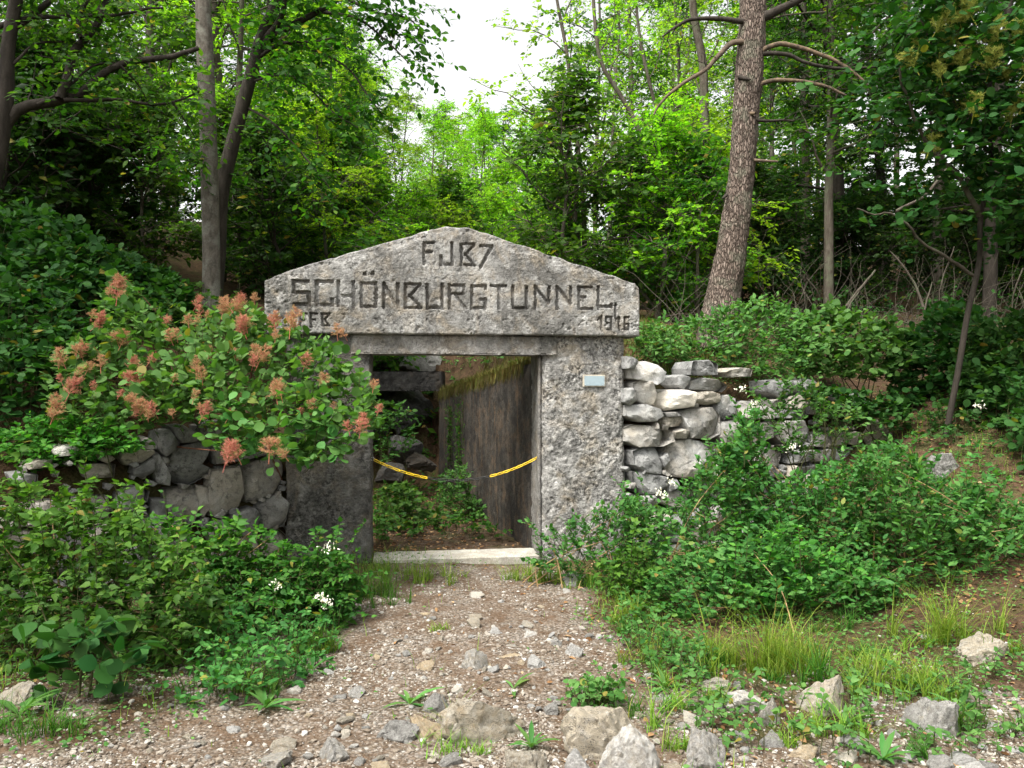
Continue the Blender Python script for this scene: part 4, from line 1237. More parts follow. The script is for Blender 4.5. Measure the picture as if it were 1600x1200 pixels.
def bush(name, label, cat, poly, Yc, thick, n_twigs, L, k, size, tpl, lmat, smat, seed, slope=0.0, n_stems=8, spread=.5,
         droop=.3, dirup=.6, group=None, parts=0, flowers=(), stem_r=.008, tilt=.45, up=.8, base=None, taper=70, facing=0.3, canes=0):
    r = np.random.default_rng(seed)
    P = volume_points(poly, Yc, thick, n_twigs, r, slope, taper)
    c = P.mean(0)
    if base is None:
        bx, by = c[0], c[1] + .1
        base = np.array([bx, by, tz(bx, by)])
    root = thing(name, label, cat, base, group)
    D = unit(unit(P - (c - np.array([0, 0, .6 * (P[:, 2].max() - P[:, 2].min())]))) * .9 + r.normal(0, .55, (len(P), 3)) + np.array([0, -facing, dirup]))
    Ls = L * r.uniform(.55, 1.3, len(P)) * np.where(r.random(len(P)) < .07, 1.9, 1)
    tw, lp, ld, ln, ls = twig_leaves(P - D * Ls[:, None] * .5, D, Ls, k, size, r, droop, up=up, tilt=tilt)
    if canes:
        j = r.choice(len(P), canes); cd_ = unit(D[j] * .6 + r.normal(0, .3, (canes, 3)) + np.array([0, -.15, .8])); cl_ = r.uniform(.4, .85, canes)
        t2, p2, d2, n2, s2 = twig_leaves(P[j] - cd_ * cl_[:, None] * .25, cd_, cl_, 18, size * .9, r, .35, up=up, tilt=tilt)
        tw = np.concatenate([tw, t2]); lp, ld, ln, ls = np.concatenate([lp, p2]), np.concatenate([ld, d2]), np.concatenate([ln, n2]), np.concatenate([ls, s2])
    if parts:
        order = np.argsort(lp[:, 1] + .0 * lp[:, 0]); near = order[:parts]
        protos_ = []
        for q in range(3):
            mbl = MB(); leaves(mbl, tpl, np.zeros((1, 3)), np.array([[1., 0, 0]]), np.array([[0, .05 * (q - 1), 1.]]), np.array([1.0]))
            me = mbl.mesh('leaf', lmat); me.transform(Matrix.Diagonal((1, .92 + .08 * q, .7 + .4 * q, 1))); protos_.append(me)
        X = unit(ld[near]); Z = unit(ln[near] - (ln[near] * X).sum(-1, keepdims=True) * X); Yv = np.cross(Z, X)
        for q, j in enumerate(near):
            o = bpy.data.objects.new('leaf', protos_[q % 3]); COL.objects.link(o); o.parent = root
            s = float(ls[j]); mt = Matrix((Vector(X[q]) * s, Vector(Yv[q]) * s, Vector(Z[q]) * s)).transposed().to_4x4()
            mt.translation = Vector(lp[j]) - root.location; o.matrix_basis = mt
        keep = order[parts:]
        lp, ld, ln, ls = lp[keep], ld[keep], ln[keep], ls[keep]
    mbl = MB(); leaves(mbl, tpl, lp, ld, ln, ls)
    fo_ = mbl.build('foliage', lmat, root); fo_['kind'] = 'stuff'
    mbs = MB(); V, Fq = tubes(tw, np.linspace(.0032, .0012, 4)[None] * np.ones((len(tw), 1)), 3); mbs.add(V, Fq, 1)
    pick = r.choice(len(P), min(n_stems, len(P)), replace=False)
    ext = P[:, :2].max(0) - P[:, :2].min(0)
    for j in pick:
        b = base + np.array([r.normal(0, spread * .35), r.normal(0, spread * .2), 0]); b[2] = tz(b[0], b[1]) - .05
        e = P[j]; mid = (b + e) / 2 + np.array([r.normal(0, .05), r.normal(0, .05), .12 * abs(e[2] - b[2])])
        pth = smooth_path([b, mid, e], 9); V, Fq = tubes(pth, np.linspace(stem_r, stem_r * .35, 9), 5); mbs.add(V, Fq)
    mbs.build('stem', [smat, M['twig']], root)['kind'] = 'stuff'
    for px, py, dY in flowers:
        Y = Yc - thick * .45 + dY; p = at(px, py, Y)
        mf = MB(); nn = 26
        q = r.normal(0, .018, (nn, 3)) * np.array([1.2, 1, .8]) + p
        leaves(mf, T_OVATE, q, unit(r.normal(0, 1, (nn, 3)) + np.array([0, 0, .5])), unit(r.normal(0, 1, (nn, 3))), np.full(nn, .02))
        mf.build('flower_cluster', M['petal'], root)['kind'] = 'stuff'
    return root

# smoke bush with reddish plumes
SMK = [(80,640),(95,560),(150,520),(165,450),(190,425),(225,470),(265,520),(290,500),(330,488),(390,485),(430,515),(520,545),(540,570),(555,590),(580,610),(588,640),
       (570,680),(530,710),(480,725),(430,715),(360,712),(330,690),(300,660),(220,670),(150,650),(100,660)]
sb = bush('smoke_bush', 'smoke bush with round leaves and salmon pink plumes spilling over the left wall', 'bush', SMK, -.75, .9, 820, .20, 6, .075, T_ROUND, M['leaf_smoke'], M['twig_red'], 21,
          slope=.42, n_stems=22, spread=1.2, droop=.15, parts=300, stem_r=.010, base=np.array([-2.9, .1, tz(-2.9, .1)]), tilt=.5, up=.75)
def plume_mesh(name, seed, mat):
    r = np.random.default_rng(seed); mbp = MB()
    nb = 34; H = 1.0
    t = r.uniform(.05, 1, nb); az = r.uniform(0, 2 * PI, nb)
    b0 = np.stack([t * 0, t * 0, t * H * .75], -1)
    bd = unit(np.stack([np.cos(az), np.sin(az), r.uniform(.1, 1.1, nb)], -1)); bl = .48 * (1 - .45 * t) * r.uniform(.6, 1.2, nb)
    pts = np.linspace(0, 1, 4)
    tw = b0[:, None] + bd[:, None] * (bl[:, None] * pts)[..., None]
    V, Fq = tubes(tw, np.linspace(.007, .003, 4)[None] * np.ones((nb, 1)), 3); mbp.add(V, Fq)
    V, Fq = tubes(np.array([[[0, 0, -.3], [.02, 0, .2], [0, .02, .75]]]), np.array([[.018, .014, .008]]), 4); mbp.add(V, Fq)
    nh = 1000
    j = r.integers(0, nb, nh); u = r.uniform(.25, 1.0, nh)
    hp = b0[j] + bd[j] * (bl[j] * u)[:, None]
    hd = unit(bd[j] * .5 + r.normal(0, .8, (nh, 3))); hl = r.uniform(.06, .17, nh)
    side = unit(np.cross(hd, r.normal(0, 1, (nh, 3)))) * .0075
    V = np.stack([hp - side, hp + side, hp + hd * hl[:, None]], 1).reshape(-1, 3)
    mbp.add(V, np.arange(nh * 3).reshape(-1, 3))
    return mbp.mesh(name, mat)
plume_m = [plume_mesh('plume', 60 + k, M[('plume', 'plume_red', 'plume')[k % 3]]) for k in range(6)]
PL = [(500,130),(490,195),(525,240),(330,350),(345,395),(500,470),(515,510),(240,570),(275,600),(130,660),(145,760),(190,800),(80,890),(355,810),(300,680),(390,650),(570,660),(600,690),
      (835,490),(800,390),(940,390),(1050,360),(980,280),(1150,310),(1200,280),(1250,260),(1240,390),(1300,400),(1290,440),(1350,250),(1490,370),(1480,405),(1340,580),(1200,600),(1240,620),
      (1060,600),(1000,640),(690,630),(640,900),(670,920),(640,955),(840,970),(1010,930),(1020,960),(1180,980),(1490,820),(500,850),(840,760),(1025,730),(1180,1195),(1440,1180),(1500,1170),(1250,1195)]
PL = [(60 + a / 4, 400 + b / 4) for a, b in PL] + [(503,595),(520,632),(470,640),(540,520),(583,600),(590,636),(430,520),(458,500),(475,560),(120,545),(440,605),(545,665)]
r = np.random.default_rng(91)
PL = PL + [(a + r.normal(0, 16), b + r.normal(0, 13)) for a, b in PL[::2]]
for i, (px, py) in enumerate(PL):
    Y = -1.12 + .42 * (575 - py) / 100 + r.uniform(-.05, .05)
    p = at(px, py, Y); s = r.choice([.10, .13, .16, .20], p=[.25, .35, .25, .15]) * r.uniform(.85, 1.1)
    o = bpy.data.objects.new('flower_plume', plume_m[i % 6]); COL.objects.link(o); o.parent = sb
    o.location = Vector(p - np.array([0, 0, s * .45])) - sb.location; o.scale = (s * r.uniform(.85, 1.15), s, s * r.uniform(.8, 1.1)); o.rotation_euler = (r.uniform(-.6, .5), r.uniform(-.5, .5), r.uniform(0, 6.28))

# dark round-leaved mound on the left bank
bush('round_leaved_shrub', 'large dark mound of round leaves at the far left bank', 'shrub', [(-60,345),(40,325),(110,345),(170,390),(200,470),(190,580),(110,650),(-60,680)], 1.0, 1.7, 900, .24, 7, .085, T_ROUND, M['leaf_round'], M['twig'], 22, slope=.5, n_stems=16, spread=1.5, parts=120)
bush('round_leaved_shrub', 'dark round leaved shrub sloping down to the grey trunk', 'shrub', [(160,385),(210,400),(255,425),(300,455),(312,500),(280,560),(190,590),(170,480)], 1.5, 1.3, 420, .22, 7, .075, T_ROUND, M['leaf_round'], M['twig'], 23, slope=.5, n_stems=10, spread=.8, parts=80)
# left front: pointed light leaves and darker brambles
bush('climbing_shrub', 'light green pointed leaves spreading over the low end of the left wall', 'shrub', [(-40,745),(60,745),(130,775),(200,805),(250,835),(310,855),(300,890),(220,910),(120,890),(-40,910)], -2.35, .8, 270, .24, 8, .056, T_POINT, M['leaf_point'], M['twig_dry'], 24, n_stems=16, spread=1.2, droop=.45, tilt=.55, canes=40)
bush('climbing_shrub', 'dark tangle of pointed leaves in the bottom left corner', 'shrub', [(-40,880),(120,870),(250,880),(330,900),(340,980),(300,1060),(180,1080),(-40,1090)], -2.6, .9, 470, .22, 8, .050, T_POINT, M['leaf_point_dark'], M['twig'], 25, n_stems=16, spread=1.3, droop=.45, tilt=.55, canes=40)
bush('bramble', 'arching bramble with small leaves in front of the left pillar', 'shrub', [(310,880),(380,865),(450,875),(520,860),(560,905),(540,960),(470,1000),(400,1040),(320,1070),(300,960)], -1.75, .9, 560, .22, 8, .046, T_POINT, M['leaf_point_dark'], M['twig'], 26, n_stems=16, spread=.9, droop=.35, tilt=.5, canes=36,
     flowers=[(513,856,.1), (505,938,.0), (512,945,.0), (432,915,.0), (498,932,.05)])
bush('bramble', 'spray of pale serrated leaves hanging before the left wall stones', 'shrub', [(175,770),(240,790),(310,800),(400,825),(470,850),(420,870),(330,865),(230,850)], -1.75, .4, 90, .25, 7, .058, T_POINT, M['leaf_point'], M['twig_dry'], 27, n_stems=9, spread=.5, droop=.3)
bush('herb_patch', 'fresh green weeds and grass on the left bank above the wall', 'plant', [(-30,680),(60,650),(140,650),(230,690),(150,715),(60,735),(-30,745)], -1.1, 1.0, 330, .14, 6, .055, T_POINT, M['leaf_point'], M['twig'], 28, n_stems=8, spread=1.2)
bl_ = bush('broad_leaved_plant', 'low plant with big smooth oval leaves at the bottom left', 'plant', [(40,1030),(90,990),(190,965),(230,1010),(215,1070),(120,1090),(60,1085)], -3.35, .45, 26, .14, 4, .105, T_ROUND, M['leaf_round'], M['twig'], 29, n_stems=8, spread=.3, parts=100, droop=.1, facing=.5)
# right front: small leaved shrubs with thin canes
RS = [
 ('small leaved shrub at the foot of the pale right pillar', [(820,870),(850,830),(930,800),(985,760),(1010,800),(1020,900),(960,930),(880,915)], -.75, .6, 300, .16, 8, .042),
 ('small leaved shrub climbing the stones right of the portal', [(985,790),(1050,780),(1120,700),(1180,690),(1200,800),(1200,960),(1120,1010),(1020,950),(975,900)], -.75, 1.0, 900, .18, 8, .044),
 ('tall small leaved shrub with upright canes in front of the wall', [(1130,720),(1152,650),(1182,640),(1205,760),(1270,730),(1340,720),(1370,820),(1380,950),(1250,990),(1150,960)], -.75, 1.2, 1250, .19, 8, .046),
 ('dense low small leaved shrub behind the bright grass', [(990,940),(1040,880),(1150,850),(1290,860),(1400,900),(1400,980),(1320,1000),(1230,1010),(1130,1040),(1030,1000)], -1.55, .9, 1000, .15, 8, .042),
 ('shaded small leaved shrub at the right end of the thicket', [(1340,720),(1400,690),(1480,760),(1560,780),(1660,800),(1660,930),(1560,960),(1440,975),(1340,965)], -1.0, 1.3, 1050, .18, 8, .044),
]
for i, (lb, poly, Yc, th_, nt_, L_, k_, sz_) in enumerate(RS):
    sz_ *= 1.15; nt_ = int(nt_ * .62)
    fl = {1: [(1030, 770, .1), (1037, 775, .1), (1050, 752, .1)], 2: [(1160, 608, .25), (1180, 632, .25), (1240, 700, .2)], 4: [(1530, 635, 1.0)]}.get(i, ())
    bush('thicket_shrub', lb, 'shrub', poly, Yc, th_, int(nt_ * 1.0), L_, k_, sz_, T_OVATE, M['leaf_small'], M['twig_dry'], 40 + i, n_stems=26, spread=1.1, droop=.15, dirup=.7, tilt=.5, flowers=fl, stem_r=.006, canes=int(nt_ * .05) + 8)
for i, (lb, poly, Yc) in enumerate([('light pointed leaved sprigs in the middle of the right thicket', [(1130,880),(1250,850),(1360,880),(1330,960),(1180,960)], -1.75), ('feathery grey green weed at the right end of the thicket', [(1400,760),(1560,770),(1600,860),(1480,880)], -1.1), ('pale weeds leaning over the right verge of the path', [(930,880),(1010,860),(1040,960),(980,980)], -1.3)]):
    bush('tall_weed', lb, 'plant', poly, Yc, .5, 60, .22, 9, .05, T_POINT, M['leaf_point'] if i != 1 else M['leaf_small'], M['twig'], 90 + i, n_stems=14, spread=.8, droop=.3, dirup=.8, stem_r=.004, canes=14)
bush('thicket_shrub', 'loose leafy sprays hanging over the far half of the right wall', 'shrub', [(1170,600),(1250,585),(1340,640),(1370,700),(1270,715),(1190,690)], .35, .5, 150, .2, 8, .05, T_OVATE, M['leaf_small'], M['twig'], 98, n_stems=10, spread=.8, droop=.3, canes=10)
# right bank above the wall
RBk = [
 ('leafy shrub at the foot of the leaning pine', [(1000,540),(1040,500),(1100,500),(1150,475),(1200,465),(1260,500),(1280,560),(1230,600),(1130,570),(1060,560)], 1.5, 1.0, 520, .2, 7, .062, T_OVATE, 'leaf_smoke'),
 ('broad leaved shrub on the bank behind the right wall', [(1230,500),(1300,480),(1400,510),(1430,560),(1380,590),(1290,585),(1240,575)], 1.9, 1.0, 420, .2, 7, .075, T_ROUND, 'leaf_smoke'),
 ('dark round leaved shrub on the slope below the dead branches', [(1400,540),(1480,470),(1540,500),(1560,570),(1500,620),(1420,640),(1390,600)], 2.0, 1.0, 400, .22, 7, .085, T_ROUND, 'leaf_round'),
 ('round leaved shrub at the right edge of the slope', [(1500,520),(1620,480),(1680,520),(1680,740),(1580,750),(1520,690),(1490,620)], 1.2, 1.3, 620, .22, 7, .078, T_ROUND, 'leaf_round'),
 ('low herbs beside the top right corner of the gable', [(985,520),(1020,500),(1060,530),(1050,565),(1000,560)], 1.0, .5, 120, .15, 6, .05, T_POINT, 'leaf_smoke'),
 ('young shrub at the end of the right wall', [(1260,600),(1330,610),(1410,630),(1420,665),(1340,660),(1270,640)], 1.2, .5, 130, .17, 7, .07, T_ROUND, 'leaf_round'),
]
for i, (lb, poly, Yc, th_, nt_, L_, k_, sz_, tp, lm) in enumerate(RBk):
    bush('bank_shrub', lb, 'shrub', poly, Yc, th_, nt_, L_, k_, sz_, tp, M[lm], M['twig'], 60 + i, slope=.35, n_stems=12, spread=.8, droop=.15, dirup=.5)
def cover(name, label, cat, poly, n, hgt, L, k, size, tpl, lmat, seed, group=None):
    """low leafy growth standing on the slope seen inside poly"""
    r = np.random.default_rng(seed); poly = np.asarray(poly, float); out = []
    while len(out) < n:
        p = r.uniform(poly.min(0), poly.max(0))
        if not in_poly(p[None], poly)[0]: continue
        g_ = ground_hit(p[0], p[1]); out.append((g_[0], g_[1], tz(g_[0], g_[1]) + hgt * r.uniform(0, 1) ** 1.6 + .01))
    P = np.array(out); c = P.mean(0); root = thing(name, label, cat, (c[0], c[1], tz(c[0], c[1])), group)
    D = unit(r.normal(0, .6, (n, 3)) + np.array([0, -.3, .6])); Ls = L * r.uniform(.6, 1.3, n)
    tw, lp, ld, ln, ls = twig_leaves(P, D, Ls, k, size, r, .25, up=.8, tilt=.5)
    m_ = MB(); leaves(m_, tpl, lp, ld, ln, ls); m_.build('foliage', lmat, root)['kind'] = 'stuff'
    V, Fq = tubes(tw, np.linspace(.003, .0012, 4)[None] * np.ones((n, 1)), 3); ms = MB().add(V, Fq)
    lo = P.copy(); lo[:, 2] = terrain(P[:, 0], P[:, 1]) - .03
    V, Fq = tubes(np.stack([lo, .5 * (lo + P) + r.normal(0, .01, P.shape), P], 1), np.array([[.003, .0025, .002]]) * np.ones((n, 1)), 4); ms.add(V, Fq)
    ms.build('stem', M['twig'], root)['kind'] = 'stuff'; return root
cover('bank_growth', 'round leaved growth covering the far left slope below the dark mound', 'shrub', [(-60,470),(60,480),(150,560),(130,640),(60,660),(-60,700)], 420, .45, .2, 7, .075, T_ROUND, M['leaf_round'], 201)
cover('bank_growth', 'mixed green growth on the slope behind the smoke bush', 'shrub', [(120,560),(260,500),(400,470),(420,560),(300,640),(180,660)], 240, .35, .18, 7, .06, T_POINT, M['leaf_point_dark'], 202)
cover('bank_growth', 'round leaved growth along the right edge of the bare slope', 'shrub', [(1540,560),(1660,540),(1660,760),(1590,740),(1550,660)], 260, .45, .2, 7, .075, T_ROUND, M['leaf_round'], 203)
cover('bank_growth', 'low growth under the dead branches on the right bank', 'shrub', [(1180,440),(1420,430),(1640,440),(1640,520),(1400,520),(1190,510)], 360, .5, .2, 7, .07, T_ROUND, M['leaf_round'], 204)
cover('bank_growth', 'patchy weeds on the bare brown slope at the right', 'weeds', [(1340,640),(1500,650),(1560,740),(1600,820),(1480,780),(1380,720)], 70, .15, .12, 6, .05, T_OVATE, M['leaf_small'], 205)
cover('verge_weeds', 'low dark weeds spilling from the left bushes on to the gravel', 'weeds', [(330,1000),(480,960),(570,935),(500,1040),(420,1100),(290,1120)], 300, .20, .15, 8, .042, T_OVATE, M['leaf_small'], 211)
cover('verge_weeds', 'low weeds along the right verge of the path', 'weeds', [(960,930),(1040,990),(1120,1050),(1090,1090),(1000,1040),(950,980)], 130, .14, .12, 7, .036, T_OVATE, M['leaf_small'], 212)
cover('verge_weeds', 'patch of clover like weeds in front of the spotted outcrop', 'weeds', [(880,1085),(960,1075),(980,1110),(900,1120)], 60, .08, .09, 6, .034, T_ROUND, M['leaf_smoke'], 213)
cover('verge_weeds', 'weeds round the foot of the smoke tree', 'weeds', [(1440,650),(1520,645),(1530,690),(1450,695)], 45, .2, .14, 7, .05, T_ROUND, M['leaf_round'], 216)
cover('verge_weeds', 'sparse weeds between the rocks at the lower right', 'weeds', [(1040,1080),(1300,1060),(1600,1050),(1600,1190),(1300,1200),(1100,1190)], 170, .10, .11, 6, .036, T_POINT, M['leaf_smoke'], 214)
cover('bank_growth', 'dark growth on the rubble slope inside the cutting', 'weeds', [(584,610),(680,620),(680,740),(584,740)], 90, .2, .16, 7, .055, T_POINT, M['leaf_point_dark'], 215)
# inside the passage
bush('passage_fern', 'dark green weeds growing on the passage floor by the left pillar', 'plant', [(584,760),(630,750),(680,790),(690,830),(640,850),(584,860)], 2.0, 1.6, 120, .15, 8, .06, T_POINT, M['leaf_point_dark'], M['twig'], 71, n_stems=10)
bush('passage_weed', 'leafy weeds along the foot of the streaked passage wall', 'plant', [(690,740),(725,720),(740,780),(780,815),(795,850),(740,845),(690,810)], 2.6, 1.4, 150, .16, 7, .05, T_OVATE, M['leaf_small'], M['twig'], 72, n_stems=10)
cover('bank_growth', 'small leaved growth on the mossy bank above the passage wall', 'weeds', [(690,600),(700,552),(830,552),(835,560),(760,585)], 60, .2, .14, 6, .05, T_OVATE, M['leaf_smoke'], 206)
bush('hanging_shrub', 'small leafy sprig under the beam beside the left pillar', 'plant', [(584,655),(600,620),(640,640),(650,690),(600,720)], 4.2, .8, 70, .25, 7, .07, T_OVATE, M['leaf_smoke'], M['twig'], 73, n_stems=6)
cover('ground_ivy', 'low ivy and weeds spreading over the passage floor', 'weeds', [(586,770),(700,745),(760,800),(790,850),(700,835),(640,845),(586,862)], 260, .16, .14, 7, .05, T_BROAD, M['leaf_point_dark'], 207)
# ivy on the passage wall
def ivy():
    r = np.random.default_rng(74); mb_, ms = MB(), MB()
    root = thing('ivy', 'thin ivy strands hanging on the far part of the passage wall', 'ivy', frame_pw(3.6, -.02, .4))
    for k in range(9):
        s = r.uniform(3.1, 4.3); z1 = r.uniform(1.2, 1.55); z0 = r.uniform(.2, .7)
        zz = np.linspace(z0, z1, 24); ss = s + .05 * np.cumsum(r.normal(0, .35, 24)) * .4
        P = frame_pw(ss, np.full(24, -.025), zz); V, Fq = tubes(P, np.full(24, .003), 4); ms.add(V, Fq)
        P = P.repeat(3, 0) + r.normal(0, .03, (72, 3))
        leaves(mb_, T_BROAD, P, unit(r.normal(0, .6, (72, 3)) + np.array([0, 0, -.7])), unit(np.array([-1., -.3, .4]) + r.normal(0, .3, (72, 3))), r.uniform(.03, .055, 72))
    mb_.build('foliage', M['leaf_point_dark'], root)['kind'] = 'stuff'; ms.build('stem', M['twig'], root)
ivy()

# ------------------------------------------------------------------ grass
def blades(mb_, P, L, r, bend=.5, w=.004, upv=1.0):
    n = len(P); az = r.uniform(0, 2 * PI, n); out = np.stack([np.cos(az), np.sin(az), az * 0], -1)
    ln = r.uniform(.15, 1, n)[:, None] * bend
    k = 5; t = np.linspace(0, 1, k)
    C = P[:, None] + np.array([0, 0, upv]) * (L[:, None] * t * (1 - .25 * t * ln))[..., None] + out[:, None] * (L[:, None] * ln * t ** 2)[..., None]
    side = np.stack([-np.sin(az), np.cos(az), az * 0], -1) * w
    wd = (1 - t ** 1.6)[None, :, None] * side[:, None] * r.uniform(.6, 1.4, n)[:, None, None]
    V = np.concatenate([C - wd, C + wd], 1)
    i = np.arange(k - 1); f = np.stack([i, i + 1, i + 1 + k, i + k], -1)
    mb_.add(V.reshape(-1, 3), (f[None] + (np.arange(n) * 2 * k)[:, None, None]).reshape(-1, 4))
def tuft(label, px, py, wpx, n, L, mat, seed, group=None, dep=.5, bend=.55, w=.0035):
    r = np.random.default_rng(seed); c = ground_hit(px, py); d = c[1] - CAM_Y; W = wpx / FPX * d / 2
    nc = max(3, n // 16); cc = np.stack([c[0] + W * np.clip(r.normal(0, .5, nc), -1.1, 1.1), c[1] + W * dep * r.normal(0, .5, nc)], -1)
    cl_ = r.uniform(.45, 1.15, nc); j = r.integers(0, nc, n); q = r.normal(0, .018, (n, 2)); x, y = cc[j, 0] + q[:, 0], cc[j, 1] + q[:, 1]
    L = L * cl_[j] * 1.1
    root_loc = (c[0], c[1], tz(c[0], c[1]))
    m_ = MB(); blades(m_, np.stack([x, y, terrain(x, y) - .01], -1), L * r.uniform(.35, 1.15, n), r, bend * 2.4, w * .75)
    o = m_.build('grass_tuft', mat, None, True, root_loc); tag(o, label, 'grass', group)
    return o
tuft('large bright yellow green grass tuft at the right of the path', 1215, 1045, 230, 760, .38, M['grass'], 1)
tuft('tall long bladed grass clump in front of the bright tuft', 1290, 1075, 60, 70, .50, M['grass_dark'], 2, w=.005)
tuft('fresh green grass clump at the right below the bushes', 1490, 1005, 150, 330, .38, M['grass'], 3)
tuft('grass tuft growing against the concrete threshold', 655, 905, 130, 300, .26, M['grass'], 4)
tuft('thin grass at the left end of the threshold', 600, 900, 60, 90, .26, M['grass'], 5)
tuft('long grass leaning out from the left bushes by the path', 560, 935, 120, 420, .38, M['grass_dark'], 6)
tuft('small grass tuft at the right verge of the path', 990, 970, 60, 140, .24, M['grass'], 7)
tuft('mixed grass at the foot of the pale right pillar', 850, 905, 110, 380, .28, M['grass'], 8)
tuft('dry yellowish grass by the pale stone under the right pillar', 915, 915, 70, 130, .20, M['grass'], 9)
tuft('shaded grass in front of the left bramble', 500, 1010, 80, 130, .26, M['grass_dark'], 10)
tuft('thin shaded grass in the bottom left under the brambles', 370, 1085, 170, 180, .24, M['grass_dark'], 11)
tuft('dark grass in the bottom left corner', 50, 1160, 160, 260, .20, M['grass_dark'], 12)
tuft('wispy grass beside the largest tan boulder', 690, 1150, 60, 60, .22, M['grass'], 13)
tuft('short grass between the boulders at the bottom middle', 720, 1185, 110, 120, .14, M['grass'], 14)
tuft('tiny grass tuft on the path below the threshold', 692, 985, 34, 60, .08, M['grass'], 15)
tuft('grass tuft left of the spotted outcrop', 925, 1100, 50, 90, .16, M['grass_dark'], 16)
tuft('sparse grass right of the angular boulder', 1400, 1080, 140, 300, .28, M['grass'], 17)
tuft('grass growing at the crag of rock lower right', 1520, 1140, 130, 150, .22, M['grass_dark'], 18)
tuft('fine grass on the left bank below the smoke bush', 110, 690, 140, 260, .26, M['grass'], 19)
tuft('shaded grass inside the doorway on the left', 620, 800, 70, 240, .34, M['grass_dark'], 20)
tuft('grass tuft below the right shrub next to the path', 1060, 1075, 60, 80, .14, M['grass'], 22)

r = np.random.default_rng(141)
for k in range(40):
    if k < 24: px, py, zone = r.uniform(1000, 1600), r.uniform(985, 1185), 'small grass tuft among the rocks and weeds at the lower right'
    elif k < 33: px, py, zone = np.interp(k, [24, 33], [590, 380]) + r.normal(0, 20), np.interp(k, [24, 33], [915, 1110]) + r.normal(0, 12), 'small grass tuft along the left edge of the gravel'
    else: px, py, zone = np.interp(k, [33, 40], [940, 1040]) + r.normal(0, 15), np.interp(k, [33, 40], [925, 1080]), 'small grass tuft along the right edge of the gravel'
    tuft(zone, px, py, r.uniform(30, 70), int(r.uniform(50, 130)), r.uniform(.10, .22), M['grass'] if k % 3 else M['grass_dark'], 300 + k, zone.replace('tuft', 'tufts'))
# strap leaved rosettes, each leaf a part
strap_me = []
for q in range(3):
    m_ = MB(); leaves(m_, T_STRAP, np.zeros((1, 3)), np.array([[.6 + .1 * q, 0, .7]]), np.array([[-.7, 0, .6]]), np.array([1.0])); strap_me.append(m_.mesh('leaf', M['leaf_smoke']))
def rosette(label, px, py, n, L, seed):
    r = np.random.default_rng(seed); c = ground_hit(px, py)
    root = thing('plantain', label, 'plant', (c[0], c[1], tz(c[0], c[1])))
    for k in range(n):
        o = bpy.data.objects.new('leaf', strap_me[k % 3]); COL.objects.link(o); o.parent = root
        s = L * r.uniform(.6, 1.15); o.scale = (s, s * 1.35, s); o.rotation_euler = (0, r.uniform(-.35, .5), k * 2.4 + r.uniform(-.3, .3))
rosette('strap leaved rosette at the left edge of the gravel', 415, 1110, 12, .17, 1)
rosette('strap leaved weed at the left verge under the bramble', 488, 1050, 9, .16, 2)
rosette('small strap leaved weed right of the largest boulder', 830, 1165, 8, .14, 3)
rosette('upright strap leaved weed behind the largest boulder', 640, 1100, 7, .17, 4)
rosette('strap leaved weed left of the flat sunken rock', 1040, 1080, 11, .13, 5)
rosette('strap leaved weed in front of the angular boulder', 1320, 1140, 9, .17, 6)
rosette('long strap leaved weed beside the crag lower right', 1500, 1110, 9, .22, 7)
rosette('strap leaved weed at the bottom right edge', 1380, 1190, 12, .18, 8)
rosette('broad strap leaves at the far left edge', 30, 1130, 8, .22, 9)
rosette('strap leaved weed poking up between the wedge stone and boulder', 802, 1080, 4, .12, 10)
# creeping herbs and litter as masses
def scatter_ground(n, box, dens, seed):
    r = np.random.default_rng(seed); x = r.uniform(box[0], box[1], n); y = r.uniform(box[2], box[3], n)
    k = r.random(n) < dens(x, y); x, y = x[k], y[k]
    return np.stack([x, y, terrain(x, y)], -1), r
def herb_d(x, y):
    p = path_weight(x, y); n = fbm(np.stack([x, y, x * 0], -1) * 1.3, 3, 15)
    return np.clip((1 - p) * .9, .02, 1) * sstep(-.38, .14, n) * ~((y > .3) & (x > L_edge(y)) & (x < R_edge(y) + .2) & (y < 6))
P, r = scatter_ground(110000, (-5.5, 6.5, -5.2, 3.5), herb_d, 31)
n = len(P)
m_ = MB(); az = r.uniform(0, 2 * PI, n)
leaves(m_, T_OVATE, P + np.array([0, 0, 1.]) * r.uniform(.005, .05, n)[:, None], np.stack([np.cos(az), np.sin(az), r.uniform(0, .6, n)], -1), unit(np.array([0, -.2, 1.]) + r.normal(0, .35, (n, 3))), r.uniform(.015, .04, n))
tag(m_.build('ground_cover', M['leaf_smoke']), 'low creeping weeds covering the verges and banks', 'weeds', kind='stuff')
def lit_d(x, y):
    p = path_weight(x, y); n = fbm(np.stack([x, y, x * 0], -1) * .9, 3, 16)
    return np.clip(.16 + (1 - p) * .75 * sstep(-.3, .2, n), 0, 1) * sstep(-1.2, 1.2, x + y * .35 + 1.2 * (y > .4) + 1.0)
P, r = scatter_ground(30000, (-5, 8, -5.0, 5.0), lit_d, 33)
n = len(P); m_ = MB(); az = r.uniform(0, 2 * PI, n)
leaves(m_, T_BROAD, P + np.array([0, 0, .008]), np.stack([np.cos(az), np.sin(az), r.normal(0, .25, n)], -1), unit(np.array([0, 0, 1.]) + r.normal(0, .45, (n, 3))), r.uniform(.02, .055, n))
tag(m_.build('leaf_litter', M['litter']), 'brown dead leaves lying on the slopes and verges', 'leaf litter', kind='stuff')
gr_pts, r = scatter_ground(52000, (-5.5, 6.5, -5.0, 1.5), lambda x, y: herb_d(x, y) * .75 * sstep(-.1, .3, fbm(np.stack([x, y, x * 0], -1) * 2.3, 3, 19)), 37)
m_ = MB(); blades(m_, gr_pts, r.uniform(.03, .15, len(gr_pts)), r, .7, .0025)
